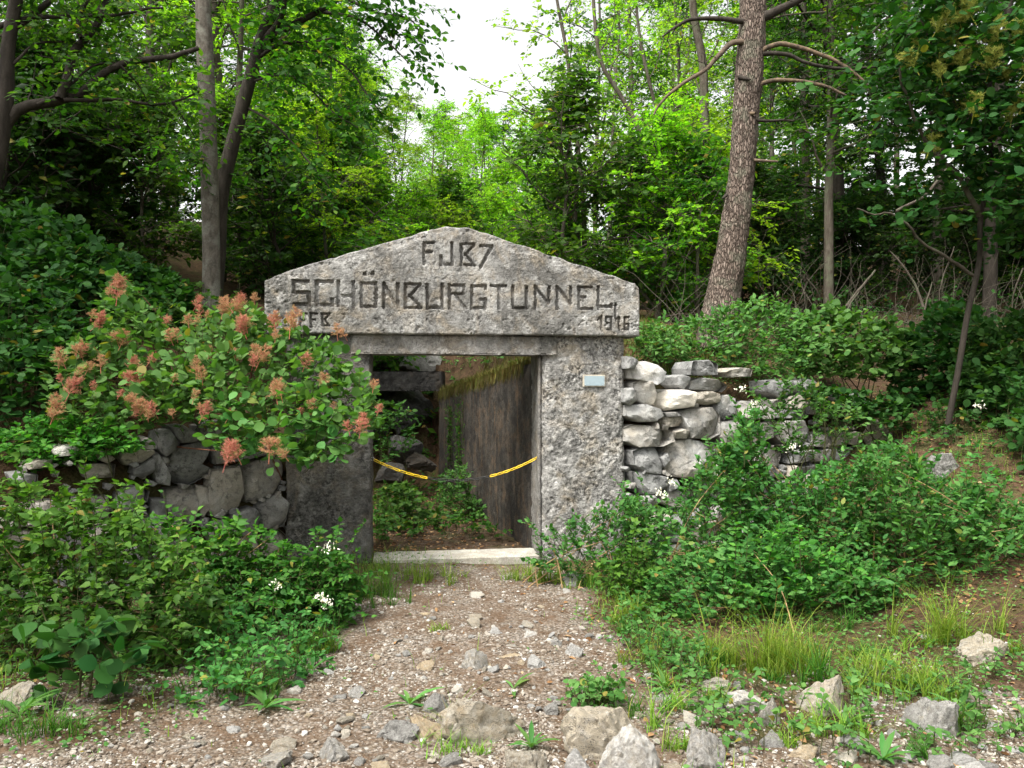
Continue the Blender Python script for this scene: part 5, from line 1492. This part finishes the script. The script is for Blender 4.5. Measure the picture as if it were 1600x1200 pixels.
tag(m_.build('short_grass', M['grass']), 'short thin grass on the verges', 'grass', kind='stuff')
# moss and drooping grass along the passage wall's top
r = np.random.default_rng(39); n = 14000
s = r.uniform(.2, 5.15, n); nn = np.where(r.random(n) < .4, r.uniform(-.02, .3, n), r.uniform(.2, 2.6, n)); yy = .55 + s * .96
base_p = frame_pw(s, nn, wall_top(yy)); zt = terrain(base_p[:, 0], base_p[:, 1]); base_p[:, 2] = np.where(nn < .25, wall_top(yy) - .01, zt)
m_ = MB(); blades(m_, base_p, r.uniform(.05, .17, n) * np.where(nn < .1, .9, 1.1), r, 1.1, .004)
tag(m_.build('moss_fringe', M['moss']), 'rusty moss and dry grass along the top of the passage wall', 'moss', kind='stuff')
n = 1500; s = r.uniform(.3, 5.1, n); yy = .55 + s * .96
hp = frame_pw(s, np.full(n, -.02), wall_top(yy) + .02)
m_ = MB(); blades(m_, hp, r.uniform(.05, .22, n), r, .35, .004, upv=-1.0)
tag(m_.build('hanging_moss', M['moss']), 'rusty moss hanging over the edge of the passage wall', 'moss', kind='stuff')

# ------------------------------------------------------------------ trees
def tree_meshes(seed, H, r0, cb, cr, n_limb, n_sec, n_twig, k, size, lean=(0, 0), tpl=T_FAR, low=False, twigL=.45, up=.35):
    r = np.random.default_rng(seed)
    n = 14; t = np.linspace(0, 1, n)
    tr = np.stack([lean[0] * t ** 1.5 * H + .12 * np.cumsum(r.normal(0, .5, n)) * .5, lean[1] * t ** 1.5 * H + .12 * np.cumsum(r.normal(0, .5, n)) * .5, H * t], -1)
    tr[0, :2] = 0
    ms = MB(); V, Fq = tubes(tr, r0 * (1 - .86 * t) + .004, 7); ms.add(V, Fq)
    TP, TD = [], []
    for i in range(n_limb):
        h = cb + (1 - cb) * ((i + r.uniform(.1, .9)) / n_limb)
        p = np.array([np.interp(h, t, tr[:, j]) for j in range(3)])
        az = i * 2.4 + r.normal(0, .5); el = r.uniform(.1, .9) + (.4 if h > .75 else 0)
        prof = math.sin(PI * min(1, (h - cb) / (1 - cb) * .8 + .22))
        L = cr * max(.35, prof) * r.uniform(.7, 1.25)
        lb = grow(p, (math.cos(az) * math.cos(el), math.sin(az) * math.cos(el), math.sin(el)), L, 7, .16, .05, r)
        rr = max(.012, r0 * .38 * (1 - h * .7)); V, Fq = tubes(lb, np.linspace(rr, .006, 7), 5); ms.add(V, Fq)
        for q in range(n_sec):
            f = r.uniform(.3, 1); a = lb[int(f * 6)]
            dv = unit(r.normal(0, 1, 3) * np.array([1, 1, .5]) + (lb[-1] - lb[0]) / L * .8)
            sc = grow(a, dv, L * .42 * r.uniform(.6, 1.2), 5, .2, -.03, r)
            V, Fq = tubes(sc, np.linspace(.009, .003, 5), 4); ms.add(V, Fq)
            for _ in range(n_twig):
                b = sc[r.integers(1, 5)] + r.normal(0, .05, 3); TP.append(b); TD.append(r.normal(0, 1, 3) * np.array([1, 1, .45]) + dv * .4)
    TP, TD = np.array(TP), np.array(TD)
    Ls = twigL * r.uniform(.6, 1.3, len(TP))
    tw, lp, ld, ln, ls = twig_leaves(TP, TD, Ls, k, size, r, .25, up=up + .3, tilt=.55)
    V, Fq = tubes(tw[:, ::3], np.array([[.004, .002]]) * np.ones((len(tw), 1)), 3); ms.add(V, Fq)
    ml = MB(); leaves(ml, tpl, lp, ld, ln, ls)
    return ms, ml
def proto(name, label, cat, group, bark, leaf, **kw):
    ms, ml = tree_meshes(**kw)
    root = thing(name, label, cat, (0, 0, 0), group)
    link('trunk', ms.mesh('trunk', bark), root); link('crown', ml.mesh('crown', leaf), root)
    return root
G1 = 'slender trees of the wood'
PT = [
 proto('broadleaf_tree', 'x', 'tree', G1, M['bark_thin'], M['leaf_forest'], seed=1, H=11, r0=.10, cb=.22, cr=2.3, n_limb=26, n_sec=5, n_twig=7, k=11, size=.098),
 proto('broadleaf_tree', 'x', 'tree', G1, M['bark_thin'], M['leaf_light'], seed=2, H=10, r0=.09, cb=.25, cr=2.4, n_limb=24, n_sec=5, n_twig=7, k=11, size=.098, lean=(.06, 0)),
 proto('broadleaf_tree', 'x', 'tree', G1, M['bark_dark'], M['leaf_dark'], seed=3, H=10, r0=.11, cb=.18, cr=2.5, n_limb=28, n_sec=5, n_twig=7, k=11, size=.10, lean=(-.05, .02)),
 proto('broadleaf_tree', 'x', 'tree', G1, M['bark_thin'], M['leaf_light'], seed=4, H=12, r0=.085, cb=.3, cr=1.7, n_limb=20, n_sec=4, n_twig=5, k=9, size=.088, lean=(-.10, 0)),
 proto('broadleaf_tree', 'x', 'tree', G1, M['bark_dark'], M['leaf_forest'], seed=5, H=12, r0=.10, cb=.35, cr=1.9, n_limb=20, n_sec=4, n_twig=5, k=9, size=.09, lean=(.12, 0)),
]
SH = [
 proto('understory_bush', 'x', 'bush', 'bushes of the undergrowth', M['bark_thin'], M['leaf_forest'], seed=11, H=2.6, r0=.03, cb=.05, cr=1.15, n_limb=20, n_sec=5, n_twig=5, k=9, size=.085, twigL=.32),
 proto('understory_bush', 'x', 'bush', 'bushes of the undergrowth', M['bark_thin'], M['leaf_light'], seed=12, H=3.0, r0=.03, cb=.05, cr=1.2, n_limb=20, n_sec=5, n_twig=5, k=9, size=.08, twigL=.32),
 proto('understory_bush', 'x', 'bush', 'bushes of the undergrowth', M['bark_dark'], M['leaf_dark'], seed=13, H=2.4, r0=.03, cb=.03, cr=1.2, n_limb=20, n_sec=5, n_twig=5, k=9, size=.09, twigL=.32),
]
used = set()
def where(px):
    for lim, ph in ((0, 'beyond the left edge'), (90, 'by the dark arching tree'), (200, 'under the arching boughs'), (310, 'just left of the grey trunk'), (400, 'just right of the grey trunk'), (490, 'over the left end of the gable'),
                    (590, 'over the left gable slope'), (680, 'left of the gable peak'), (760, 'over the gable peak'), (850, 'over the right gable slope'), (940, 'over the year carved in the gable'), (1030, 'off the right end of the gable'),
                    (1110, 'close left of the pine'), (1200, 'just behind the pine'), (1300, 'behind the bare pine branches'), (1400, 'past the pine branch tips'), (1500, 'left of the smoke tree'), (1600, 'behind the smoke tree')):
        if px < lim: return ph
    return 'past the right edge'
def plant_from(pool, idx, px, Y, rz, sc, label, group):
    x = (px - 800) / FPX * (Y - CAM_Y); z = tz(x, Y) - .06
    root = pool[idx]
    if (id(pool), idx) not in used:
        used.add((id(pool), idx)); root.location = (x, Y, z); root.rotation_euler = (0, 0, rz); root.scale = (sc, sc, sc); root['label'] = label; root['group'] = group
        return root
    return dup(root, (x, Y, z), rz, (sc, sc, sc), label, group)
def sky_limit(px):
    """lowest picture row the crowns may reach at this bearing: the notch of open sky in the middle"""
    return float(np.interp(px, [540, 620, 660, 720, 780, 800, 835, 880], [-400, 40, 110, 135, 165, 150, 60, -400]))
r = np.random.default_rng(55)
ZONES = [  # px range, Y range, count, pool weights, label, group
 ((-260, 560), (6, 13), 12, [.4, .1, .5, 0, 0], 'dark leafy tree of the left wood', 'trees in the wood on the left'),
 ((-300, 600), (13, 30), 13, [.45, .3, .25, 0, 0], 'slender tree deep in the left wood', 'deeper trees in the wood on the left'),
 ((470, 860), (15, 36), 22, [.25, .65, .1, 0, 0], 'yellow green tree of the clearing', 'bright trees behind the gable'),
 ((820, 1150), (9, 30), 14, [.1, .1, 0, .5, .3], 'thin crowned slender tree', 'slender trees left of the pine'),
 ((1120, 1900), (7, 14), 12, [.5, 0, .5, 0, 0], 'dark leafy tree of the right wood', 'trees in the wood on the right'),
 ((1120, 1800), (14, 30), 9, [.5, .25, .25, 0, 0], 'slender tree deep in the right wood', 'deeper trees in the wood on the right'),
]
for (p0, p1), (y0, y1), cntz, wts, lb, gp in ZONES:
    spots = []; tries = 0
    while len(spots) < cntz and tries < 900:
        tries += 1
        px, Y = r.uniform(p0, p1), r.uniform(y0, y1); d = Y - CAM_Y; x = (px - 800) / FPX * d
        if any(math.hypot(x - a, Y - b) < 1.7 for a, b in spots): continue
        idx = int(r.choice(5, p=wts)); Hs = (11, 10, 10, 12, 12)[idx]; cr = (2.3, 2.4, 2.5, 1.7, 1.9)[idx]
        sc = r.uniform(.85, 1.25); wpx = cr * .75 / d * FPX
        lim = max(sky_limit(px - wpx), sky_limit(px), sky_limit(px + wpx), sky_limit(px + wpx * .5), sky_limit(px - wpx * .5))
        zmax = CAM_Z + (600 - lim) / FPX * d; zb = tz(x, Y)
        if lim > -300: sc = min(sc, (zmax - zb) / (Hs * 1.08))
        if sc < .42: continue
        spots.append((x, Y))
        plant_from(PT, idx, px, Y, r.uniform(0, 6.28), sc, ('tall ' if sc * Hs > 11.3 else '') + lb + ', ' + where(px) + (', rear' if Y > (y0 + y1) / 2 else ''), gp)
# the wood going on round the clearing: unseen trees added to shade the front
for xx, yy_, idx, sc in ((-9.4, -4.9, 2, 1.05), (-8.0, -2.2, 0, .95), (-11.0, -2.0, 2, 1.1), (-10.5, -7.4, 0, 1.0), (-6.0, -5.3, 2, .58), (-6.3, -3.5, 2, .55),
                        (-7.5, -12.5, 2, 1.1), (-3.6, -15.0, 0, 1.15), (1.2, -16.0, 2, 1.15), (5.2, -14.2, 0, 1.1), (8.2, -10.5, 2, 1.1), (9.0, -5.8, 0, 1.05), (8.6, -2.0, 2, 1.0), (10.6, 1.6, 2, 1.1), (12.0, 5.2, 0, 1.1), (7.6, -7.9, 2, 1.0),  (-11.5, -10.5, 2, 1.1)):
    o = dup(PT[idx], (xx, yy_, tz(xx, yy_) - .06), r.uniform(0, 6.28), (sc, sc, sc), 'unseen leafy tree added beside the track for shade', 'unseen trees added for shade')
BZ = [
 ((-200, 560), (15, 34), 30, [.5, .1, .4], 'bush deep in the left wood', 'bushes deep in the left wood'),
 ((480, 1000), (19, 36), 16, [.3, .7, 0], 'bright bush far back in the clearing', 'far bushes of the clearing'),
 ((1000, 1800), (13, 34), 44, [.4, .05, .55], 'bush deep in the right wood', 'bushes deep in the right wood'),
 ((-200, 330), (3.5, 9), 15, [.3, 0, .7], 'dark bush on the left bank', 'dark bushes on the left bank'),
 ((330, 560), (4.5, 12), 12, [.6, .3, .1], 'green bush behind the portal', 'bushes left behind the gable'),
 ((480, 900), (8.5, 18), 24, [.15, .8, .05], 'bright green bush of the clearing', 'bright bushes behind the gable'),
 ((860, 1130), (4.5, 12), 15, [.5, .4, .1], 'green bush on the right bank', 'bushes left of the pine'),
 ((1120, 1850), (8.0, 14), 20, [.25, 0, .75], 'dark bush of the right undergrowth', 'dark bushes right of the pine'),
]
for (p0, p1), (y0, y1), cntz, wts, lb, gp in BZ:
    for _ in range(cntz):
        px, Y = r.uniform(p0, p1), r.uniform(y0, y1); idx = int(r.choice(3, p=wts))
        sc = r.uniform(.75, 1.35); plant_from(SH, idx, px, Y, r.uniform(0, 6.28), sc, ('big ' if sc > 1.1 else 'low ' if sc < .9 else '') + lb + ', ' + where(px) + (', rear' if Y > (y0 + y1) / 2 else ''), gp)

def limb_path(pts, Y0, dY=0.0):
    n = len(pts); return np.array([at(px, py, Y0 + dY * i / (n - 1)) for i, (px, py) in enumerate(pts)])
def limb(root, name, pts, Y0, w0, w1, mat, dY=0.0, n=24, k=8, label=None, wob=.0):
    P = smooth_path(limb_path(pts, Y0, dY), n); d = Y0 - CAM_Y
    if wob: P = P + wob * np.stack([fbm(P * 5 + q * 9, 2, q) for q in range(3)], -1)
    V, Fq = tubes(P, np.linspace(w0, w1, n) / FPX * d / 2, k)
    o = MB().add(V, Fq).build(name, mat, root)
    if label: o['label'] = label
    return P
def leafy(root, paths, n, L, k, size, tpl, lmat, seed, name='foliage', jit=.12, droop=.3, f0=.3, up=.7, twmat=None):
    r = np.random.default_rng(seed); TP, TD = [], []
    for _ in range(n):
        P = paths[r.integers(0, len(paths))]; i = int(r.uniform(f0, 1) * (len(P) - 1)); TP.append(P[i] + r.normal(0, jit, 3))
        TD.append(r.normal(0, 1, 3) * np.array([1, 1, .5]) + unit(P[-1] - P[0]) * .6)
    TP, TD = np.array(TP), np.array(TD); Ls = L * r.uniform(.5, 1.3, n)
    tw, lp, ld, ln, ls = twig_leaves(TP, TD, Ls, k, size, r, droop, up=up, tilt=.5)
    m_ = MB(); leaves(m_, tpl, lp, ld, ln, ls); m_.build(name, lmat, root)['kind'] = 'stuff'
    V, Fq = tubes(tw, np.linspace(.003, .0012, 4)[None] * np.ones((n, 1)), 3)
    MB().add(V, Fq).build('twigs', twmat or M['bark_dark'], root)['kind'] = 'stuff'

# grey smooth-barked tree
Yt = 1.9
gt = thing('grey_barked_tree', 'straight smooth grey trunk rising behind the smoke bush', 'tree', at(330, 500, Yt))
P = smooth_path(limb_path([(331,520),(330,470),(330,400),(328,300),(325,200),(321,100),(317,0),(312,-150),(306,-330),(300,-520)], Yt), 60)
wd = np.interp(np.linspace(0, 1, 60), [0, .05, .12, .6, 1], [38, 32, 27, 25, 12]) / FPX * (Yt - CAM_Y) / 2
V, Fq = tubes(P, wd * (1 + .03 * fbm(P * 3, 2, 2)), 20); MB().add(V, Fq).build('trunk', M['bark_grey'], gt)
tops = [grow(P[44 + 2 * k], (math.cos(k * 2.4), math.sin(k * 2.4), .5), 2.6, 9, .15, .05) for k in range(7)]
mbx = MB()
for q in tops: V, Fq = tubes(q, np.linspace(.04, .01, 9), 6); mbx.add(V, Fq)
mbx.build('branches', M['bark_dark'], gt)
leafy(gt, tops, 330, .45, 9, .10, T_OVATE, M['leaf_forest'], 3, 'crown', jit=.35)
# leaning dark stem behind it with leafy arching boughs
Yd = 2.6
dt = thing('leaning_dark_tree', 'dark stem leaning right out from behind the grey trunk', 'tree', at(338, 470, Yd))
ps = [limb(dt, 'trunk', [(333,480),(340,400),(345,310),(362,230),(386,140),(405,70),(425,20),(450,-40),(500,-160)], Yd, 26, 14, M['bark_dark'], 0, 40, 10)]
bs = [([(408,72),(440,48),(490,22),(535,-5),(620,-60)], 13, 5), ([(410,68),(440,25),(448,-30)], 12, 6), ([(404,90),(440,68),(490,65),(525,58)], 6, 2), ([(445,66),(500,82),(545,108),(575,150),(598,180)], 5, 1.5),
      ([(400,120),(440,115),(480,135),(520,175),(560,200)], 5, 1.5), ([(392,128),(430,118),(462,119)], 4, 2), ([(386,168),(430,195),(480,250),(520,300)], 5, 1.5), ([(500,18),(560,30),(610,70),(640,100)], 6, 1.5),
      ([(350,290),(310,250),(270,235)], 5, 2), ([(535,-5),(590,20),(640,30),(660,60)], 6, 1.5)]
for pts, a, b in bs: ps.append(limb(dt, 'branch', pts, Yd, a, b, M['bark_dark'], -.4, 20, 6))
leafy(dt, ps[1:], 420, .38, 8, .085, T_BROAD, M['leaf_forest'], 5, jit=.16, f0=.25)
# far-left tree with arching dark boughs
Yl = .9
lt = thing('dark_arching_tree', 'dark tree at the far left edge with long arching boughs', 'tree', at(-30, 560, Yl))
ps = [limb(lt, 'trunk', [(-40,640),(-35,480),(-20,330),(0,230),(10,150),(12,80),(25,0),(45,-120)], Yl, 28, 18, M['bark_dark'], 0, 40, 10)]
bs = [([(-10,230),(25,175),(75,160),(100,153),(125,147),(150,125),(187,102),(250,90),(275,87),(312,76)], 19, 7), ([(93,153),(107,112),(117,80),(135,60),(155,32),(172,-10)], 15, 9), ([(100,155),(150,157),(187,155),(237,163),(275,157),(312,142)], 7, 3),
      ([(-20,48),(25,35),(50,27),(100,25),(175,25),(212,20),(255,10)], 10, 3), ([(128,62),(122,40),(130,15),(150,-20)], 8, 5), ([(20,100),(60,68),(110,66),(150,72)], 5, 2), ([(270,160),(290,190),(305,215)], 4, 1.5), ([(187,102),(215,130),(235,165)], 4, 1.5),
      ([(5,60),(40,30),(80,0),(90,-20)], 12, 8), ([(60,165),(110,130),(150,103),(210,97)], 6, 2)]
for pts, a, b in bs: ps.append(limb(lt, 'branch', pts, Yl, a, b, M['bark_dark'], .3, 26, 7, wob=.02))
leafy(lt, ps[1:], 380, .34, 8, .075, T_OVATE, M['leaf_forest'], 6, jit=.2, f0=.2)
# leaning pine
Yp = 2.5
pn = thing('pine_tree', 'leaning pine with plated bark and bare snapped branches', 'tree', at(1122, 500, Yp))
cl = np.array([(1121,545,70),(1123,505,63),(1132,450,52),(1143,390,46),(1155,303,42),(1163,217,41),(1169,130,43),(1174,43,42),(1177,0,41),(1183,-150,38),(1190,-330,30),(1196,-520,20)], float)
pp = smooth_path([at(a, b, Yp) for a, b, _ in cl], 230)
tpar = np.linspace(0, 1, 230); wd = np.interp(tpar, np.linspace(0, 1, len(cl)), cl[:, 2]) / FPX * (Yp - CAM_Y) / 2
kk = 64; V, Fq = tubes(pp, wd, kk)
Vc = V.reshape(230, kk, 3); cen = pp[:, None]; dirv = unit(Vc - cen)
aq = np.stack([np.cos(np.arange(kk) * 2 * PI / kk)[None] * 3.2 + 0 * tpar[:, None], np.sin(np.arange(kk) * 2 * PI / kk)[None] * 3.2 + 0 * tpar[:, None], np.broadcast_to(pp[:, 2:3] * 6.0, (230, kk))], -1)
Vc = Vc + dirv * (.016 * np.abs(fbm(aq * 1.4, 3, 5)) * 1.6 - .012 + .02 * fbm(aq * .35, 2, 6))[..., None]
MB().add(Vc.reshape(-1, 3), Fq).build('trunk', M['bark_pine'], pn)
bp = []
for pts, a, b, mt in [([(1160,33),(1120,29),(1080,30),(1055,42),(1035,58)], 9, 4, 'bark_dark'), ([(1165,66),(1142,68),(1120,90),(1100,110),(1060,135),(1030,165),(1022,180)], 10, 4, 'dead_wood'),
        ([(1190,28),(1215,16),(1240,4),(1280,-15),(1340,-40)], 16, 9, 'bark_dark'), ([(1188,80),(1205,72),(1225,69),(1275,82),(1300,92),(1325,107),(1342,120),(1356,133)], 9, 5, 'bare_wood'), ([(1188,84),(1210,83),(1235,87),(1258,97),(1300,106),(1350,105),(1405,102)], 8, 4, 'bark_dark'),
        ([(1182,134),(1205,126),(1232,125),(1275,131),(1300,138),(1322,150)], 8, 5, 'bare_wood'), ([(1180,188),(1210,188),(1242,190)], 6, 4, 'bark_dark'), ([(1176,250),(1195,251),(1216,252)], 6, 4, 'dead_wood'),
        ([(1165,178),(1180,178)], 8, 6, 'bare_wood'), ([(1155,120),(1163,122),(1172,124)], 9, 5, 'bark_dark'), ([(1135,305),(1128,310)], 6, 3, 'bark_dark')]:
    bp.append(limb(pn, 'branch', pts, Yp - .08, a, b * .7, M[mt], -.12, 22, 7, wob=.012))
r = np.random.default_rng(17); mbx = MB()
for q in bp[:7]:
    for _ in range(7):
        i = int(r.integers(5, len(q) - 1)); e = grow(q[i], unit(r.normal(0, 1, 3)) + unit(q[-1] - q[0]), r.uniform(.15, .6), 6, .3, .02, r); V, Fq = tubes(e, np.linspace(.006, .0015, 6), 4); mbx.add(V, Fq)
mbx.build('dead_twigs', M['bark_dark'], pn)['kind'] = 'stuff'
up_ = [grow(pp[185 + 4 * k], (math.cos(k * 2.4), math.sin(k * 2.4), .25), 2.2, 8, .12, .02) for k in range(10)]
mbx = MB()
for q in up_: V, Fq = tubes(q, np.linspace(.035, .01, 8), 6); mbx.add(V, Fq)
mbx.build('boughs', M['bark_dark'], pn)
def needles():
    r = np.random.default_rng(9); P_, D_ = [], []
    for q in up_:
        for _ in range(34):
            c = q[r.integers(3, 8)] + r.normal(0, .18, 3); k = 26
            P_.append(np.repeat(c[None], k, 0)); D_.append(unit(r.normal(0, 1, (k, 3)) + np.array([0, 0, .4])))
    P_, D_ = np.concatenate(P_), np.concatenate(D_)
    m_ = MB(); leaves(m_, (np.array([(0, .02, 0), (0, -.02, 0), (1, 0, 0)], float), [np.array([(0, 1, 2)])]), P_, D_, unit(r.normal(0, 1, P_.shape)), r.uniform(.09, .14, len(P_)))
    m_.build('needles', M['leaf_dark'], pn)['kind'] = 'stuff'
needles()
# smoke tree with yellowish panicles at the upper right
Ys = .8
stt = thing('smoke_tree', 'overhanging smoke tree with yellowish fuzzy panicles at the upper right', 'tree', at(1500, 600, Ys))
ps = [limb(stt, 'trunk', [(1476,690),(1497,580),(1512,490),(1530,410),(1532,345),(1548,250),(1545,150),(1560,40),(1580,-120)], Ys, 10, 6, M['bark_dark'], 0, 40, 8)]
for pts, a, b in [([(1530,340),(1500,280),(1450,230),(1420,160),(1400,90)], 9, 3), ([(1536,330),(1580,318),(1640,285),(1700,250)], 9, 4), ([(1546,240),(1500,180),(1470,100),(1440,30)], 7, 2), ([(1545,180),(1590,110),(1620,40)], 7, 2),
                  ([(1550,120),(1500,60),(1460,0),(1440,-60)], 6, 2), ([(1520,430),(1460,390),(1400,340),(1340,330)], 6, 2), ([(1548,210),(1610,200),(1660,190)], 6, 2)]:
    ps.append(limb(stt, 'branch', pts, Ys, a, b, M['bark_thin'], -.5, 22, 6, wob=.04))
leafy(stt, ps[1:5] + ps[7:8] + ps[5:6], 1050, .27, 7, .08, T_ROUND, M['leaf_round'], 8, jit=.3, f0=.15)
yp = [plume_mesh('panicle', 80 + k, M['plume_yellow']) for k in range(3)]
r = np.random.default_rng(92)
for i, (px, py) in enumerate([(1500,25),(1530,60),(1560,40),(1590,60),(1510,85),(1545,95),(1575,115),(1600,100),(1440,70),(1430,90),(1470,110),(1500,90),(1465,100),(1490,140),(1520,165),(1540,60),(1595,150),(1570,180),(1580,175),(1500,165),(1480,60),(1460,35),(1450,220),(1520,10),(1600,20),(1485,20)]):
    p = at(px, py, Ys - .55 + r.uniform(-.2, .25)); s = r.uniform(.2, .3)
    o = bpy.data.objects.new('panicle', yp[i % 3]); COL.objects.link(o); o.parent = stt
    o.location = Vector(p - np.array([0, 0, s * .4])) - stt.location; o.scale = (s, s, s); o.rotation_euler = (r.uniform(-.6, .6), r.uniform(-.6, .6), r.uniform(0, 6.28))
# thin bare stems standing against the sky between gable and pine
for lb, pts, Y, a, b in [('slim leaning pole of a young tree right of the sky gap', [(912,330),(905,250),(895,160),(885,80),(872,10),(860,-60)], 6.5, 9, 4), ('dark forked sapling stem behind the right gable slope', [(905,400),(900,330),(900,270),(880,215),(850,190),(815,170)], 6.0, 9, 3),
        ('leaning stem behind the pine on its left', [(1040,420),(1020,300),(1000,210),(970,150),(940,100),(930,40),(925,-40)], 7.5, 10, 5), ('upright mossy trunk just left of the pine', [(1112,420),(1105,300),(1100,180),(1098,100),(1085,30),(1075,-60)], 7.0, 18, 11), ('thin stem crossing left of the pine', [(1060,360),(1050,250),(1020,150),(1000,60),(990,-40)], 8.5, 8, 4)]:
    c = at(pts[0][0], pts[0][1], Y); zb = tz(c[0], c[1])
    root = thing('sapling', lb, 'tree', (c[0], c[1], zb))
    pyb = 600 - (zb - .1 - CAM_Z) / (Y - CAM_Y) * FPX
    Pq = limb(root, 'trunk', [(pts[0][0] + 4, pyb)] + pts, Y, a, b, M['bark_thin'], 0, 30, 7)
    bb = []
    for q in range(6):
        i = 10 + 3 * q; e = grow(Pq[i], (random.uniform(-1, 1), random.uniform(-.5, .5), .7), 1.5, 7, .18, .02); bb.append(e)
    mbx = MB()
    for e in bb: V, Fq = tubes(e, np.linspace(.014, .004, 7), 5); mbx.add(V, Fq)
    mbx.build('branches', M['bark_thin'], root)
    leafy(root, bb, 110, .35, 7, .085, T_OVATE, M['leaf_light'], hash(pts[0][0]) % 1000, jit=.12)

# dead branches and brushwood in the dark undergrowth on the right
for lb, pts, Y, a, b in [('pale snapped dead branch leaning in the dark undergrowth', [(1323,478),(1345,450),(1368,422)], 3.4, 9, 6), ('short pale stick standing beside the snapped branch', [(1321,487),(1332,470),(1343,456)], 3.2, 4, 3), ('curved dead cane right of the pine', [(1259,435),(1277,456),(1287,482)], 3.0, 4, 3),
        ('forked dead branch rising to a broken tip', [(1444,480),(1432,450),(1415,420),(1391,393)], 3.2, 8, 4), ('upright crooked dead stem on the right slope', [(1434,536),(1445,480),(1456,440)], 2.9, 7, 3), ('fallen dead branch lying across the right shrubs', [(1392,494),(1430,510),(1476,511)], 2.7, 4, 3),
        ('thin dead cane standing straight on the right slope', [(1466,512),(1469,450),(1492,385)], 3.0, 3, 2), ('long dark bough slanting over the undergrowth', [(1400,330),(1450,300),(1490,250),(1540,225)], 4.0, 9, 5), ('dead branch arching at the right edge', [(1600,420),(1585,455),(1580,500)], 3.0, 4, 3), ('dead stick crossing low behind the wall shrubs', [(1470,508),(1490,520),(1503,535)], 2.5, 3, 2)]:
    root = thing('dead_branch', lb, 'branch', at(pts[0][0], pts[0][1], Y)); limb(root, 'wood', pts, Y, a * .6, b * .5, M['bark_thin'], .15, 16, 6, wob=.02)
r = np.random.default_rng(95); m_ = MB()
for _ in range(340):
    px = r.uniform(1180, 1640) if r.random() < .72 else r.uniform(990, 1120); Y = r.uniform(3.4, 7.5); x = (px - 800) / FPX * (Y - CAM_Y); b = np.array([x, Y, tz(x, Y)])
    e = grow(b, (r.normal(0, .7), r.normal(0, .4), r.uniform(.3, 1)), r.uniform(.6, 2.0), 7, .2, 0, r); V, Fq = tubes(e, np.linspace(.006, .0015, 7), 4); m_.add(V, Fq)
tag(m_.build('brushwood', M['bark_thin']), 'tangle of thin dead twigs in the dark undergrowth on the right', 'brushwood', kind='stuff')
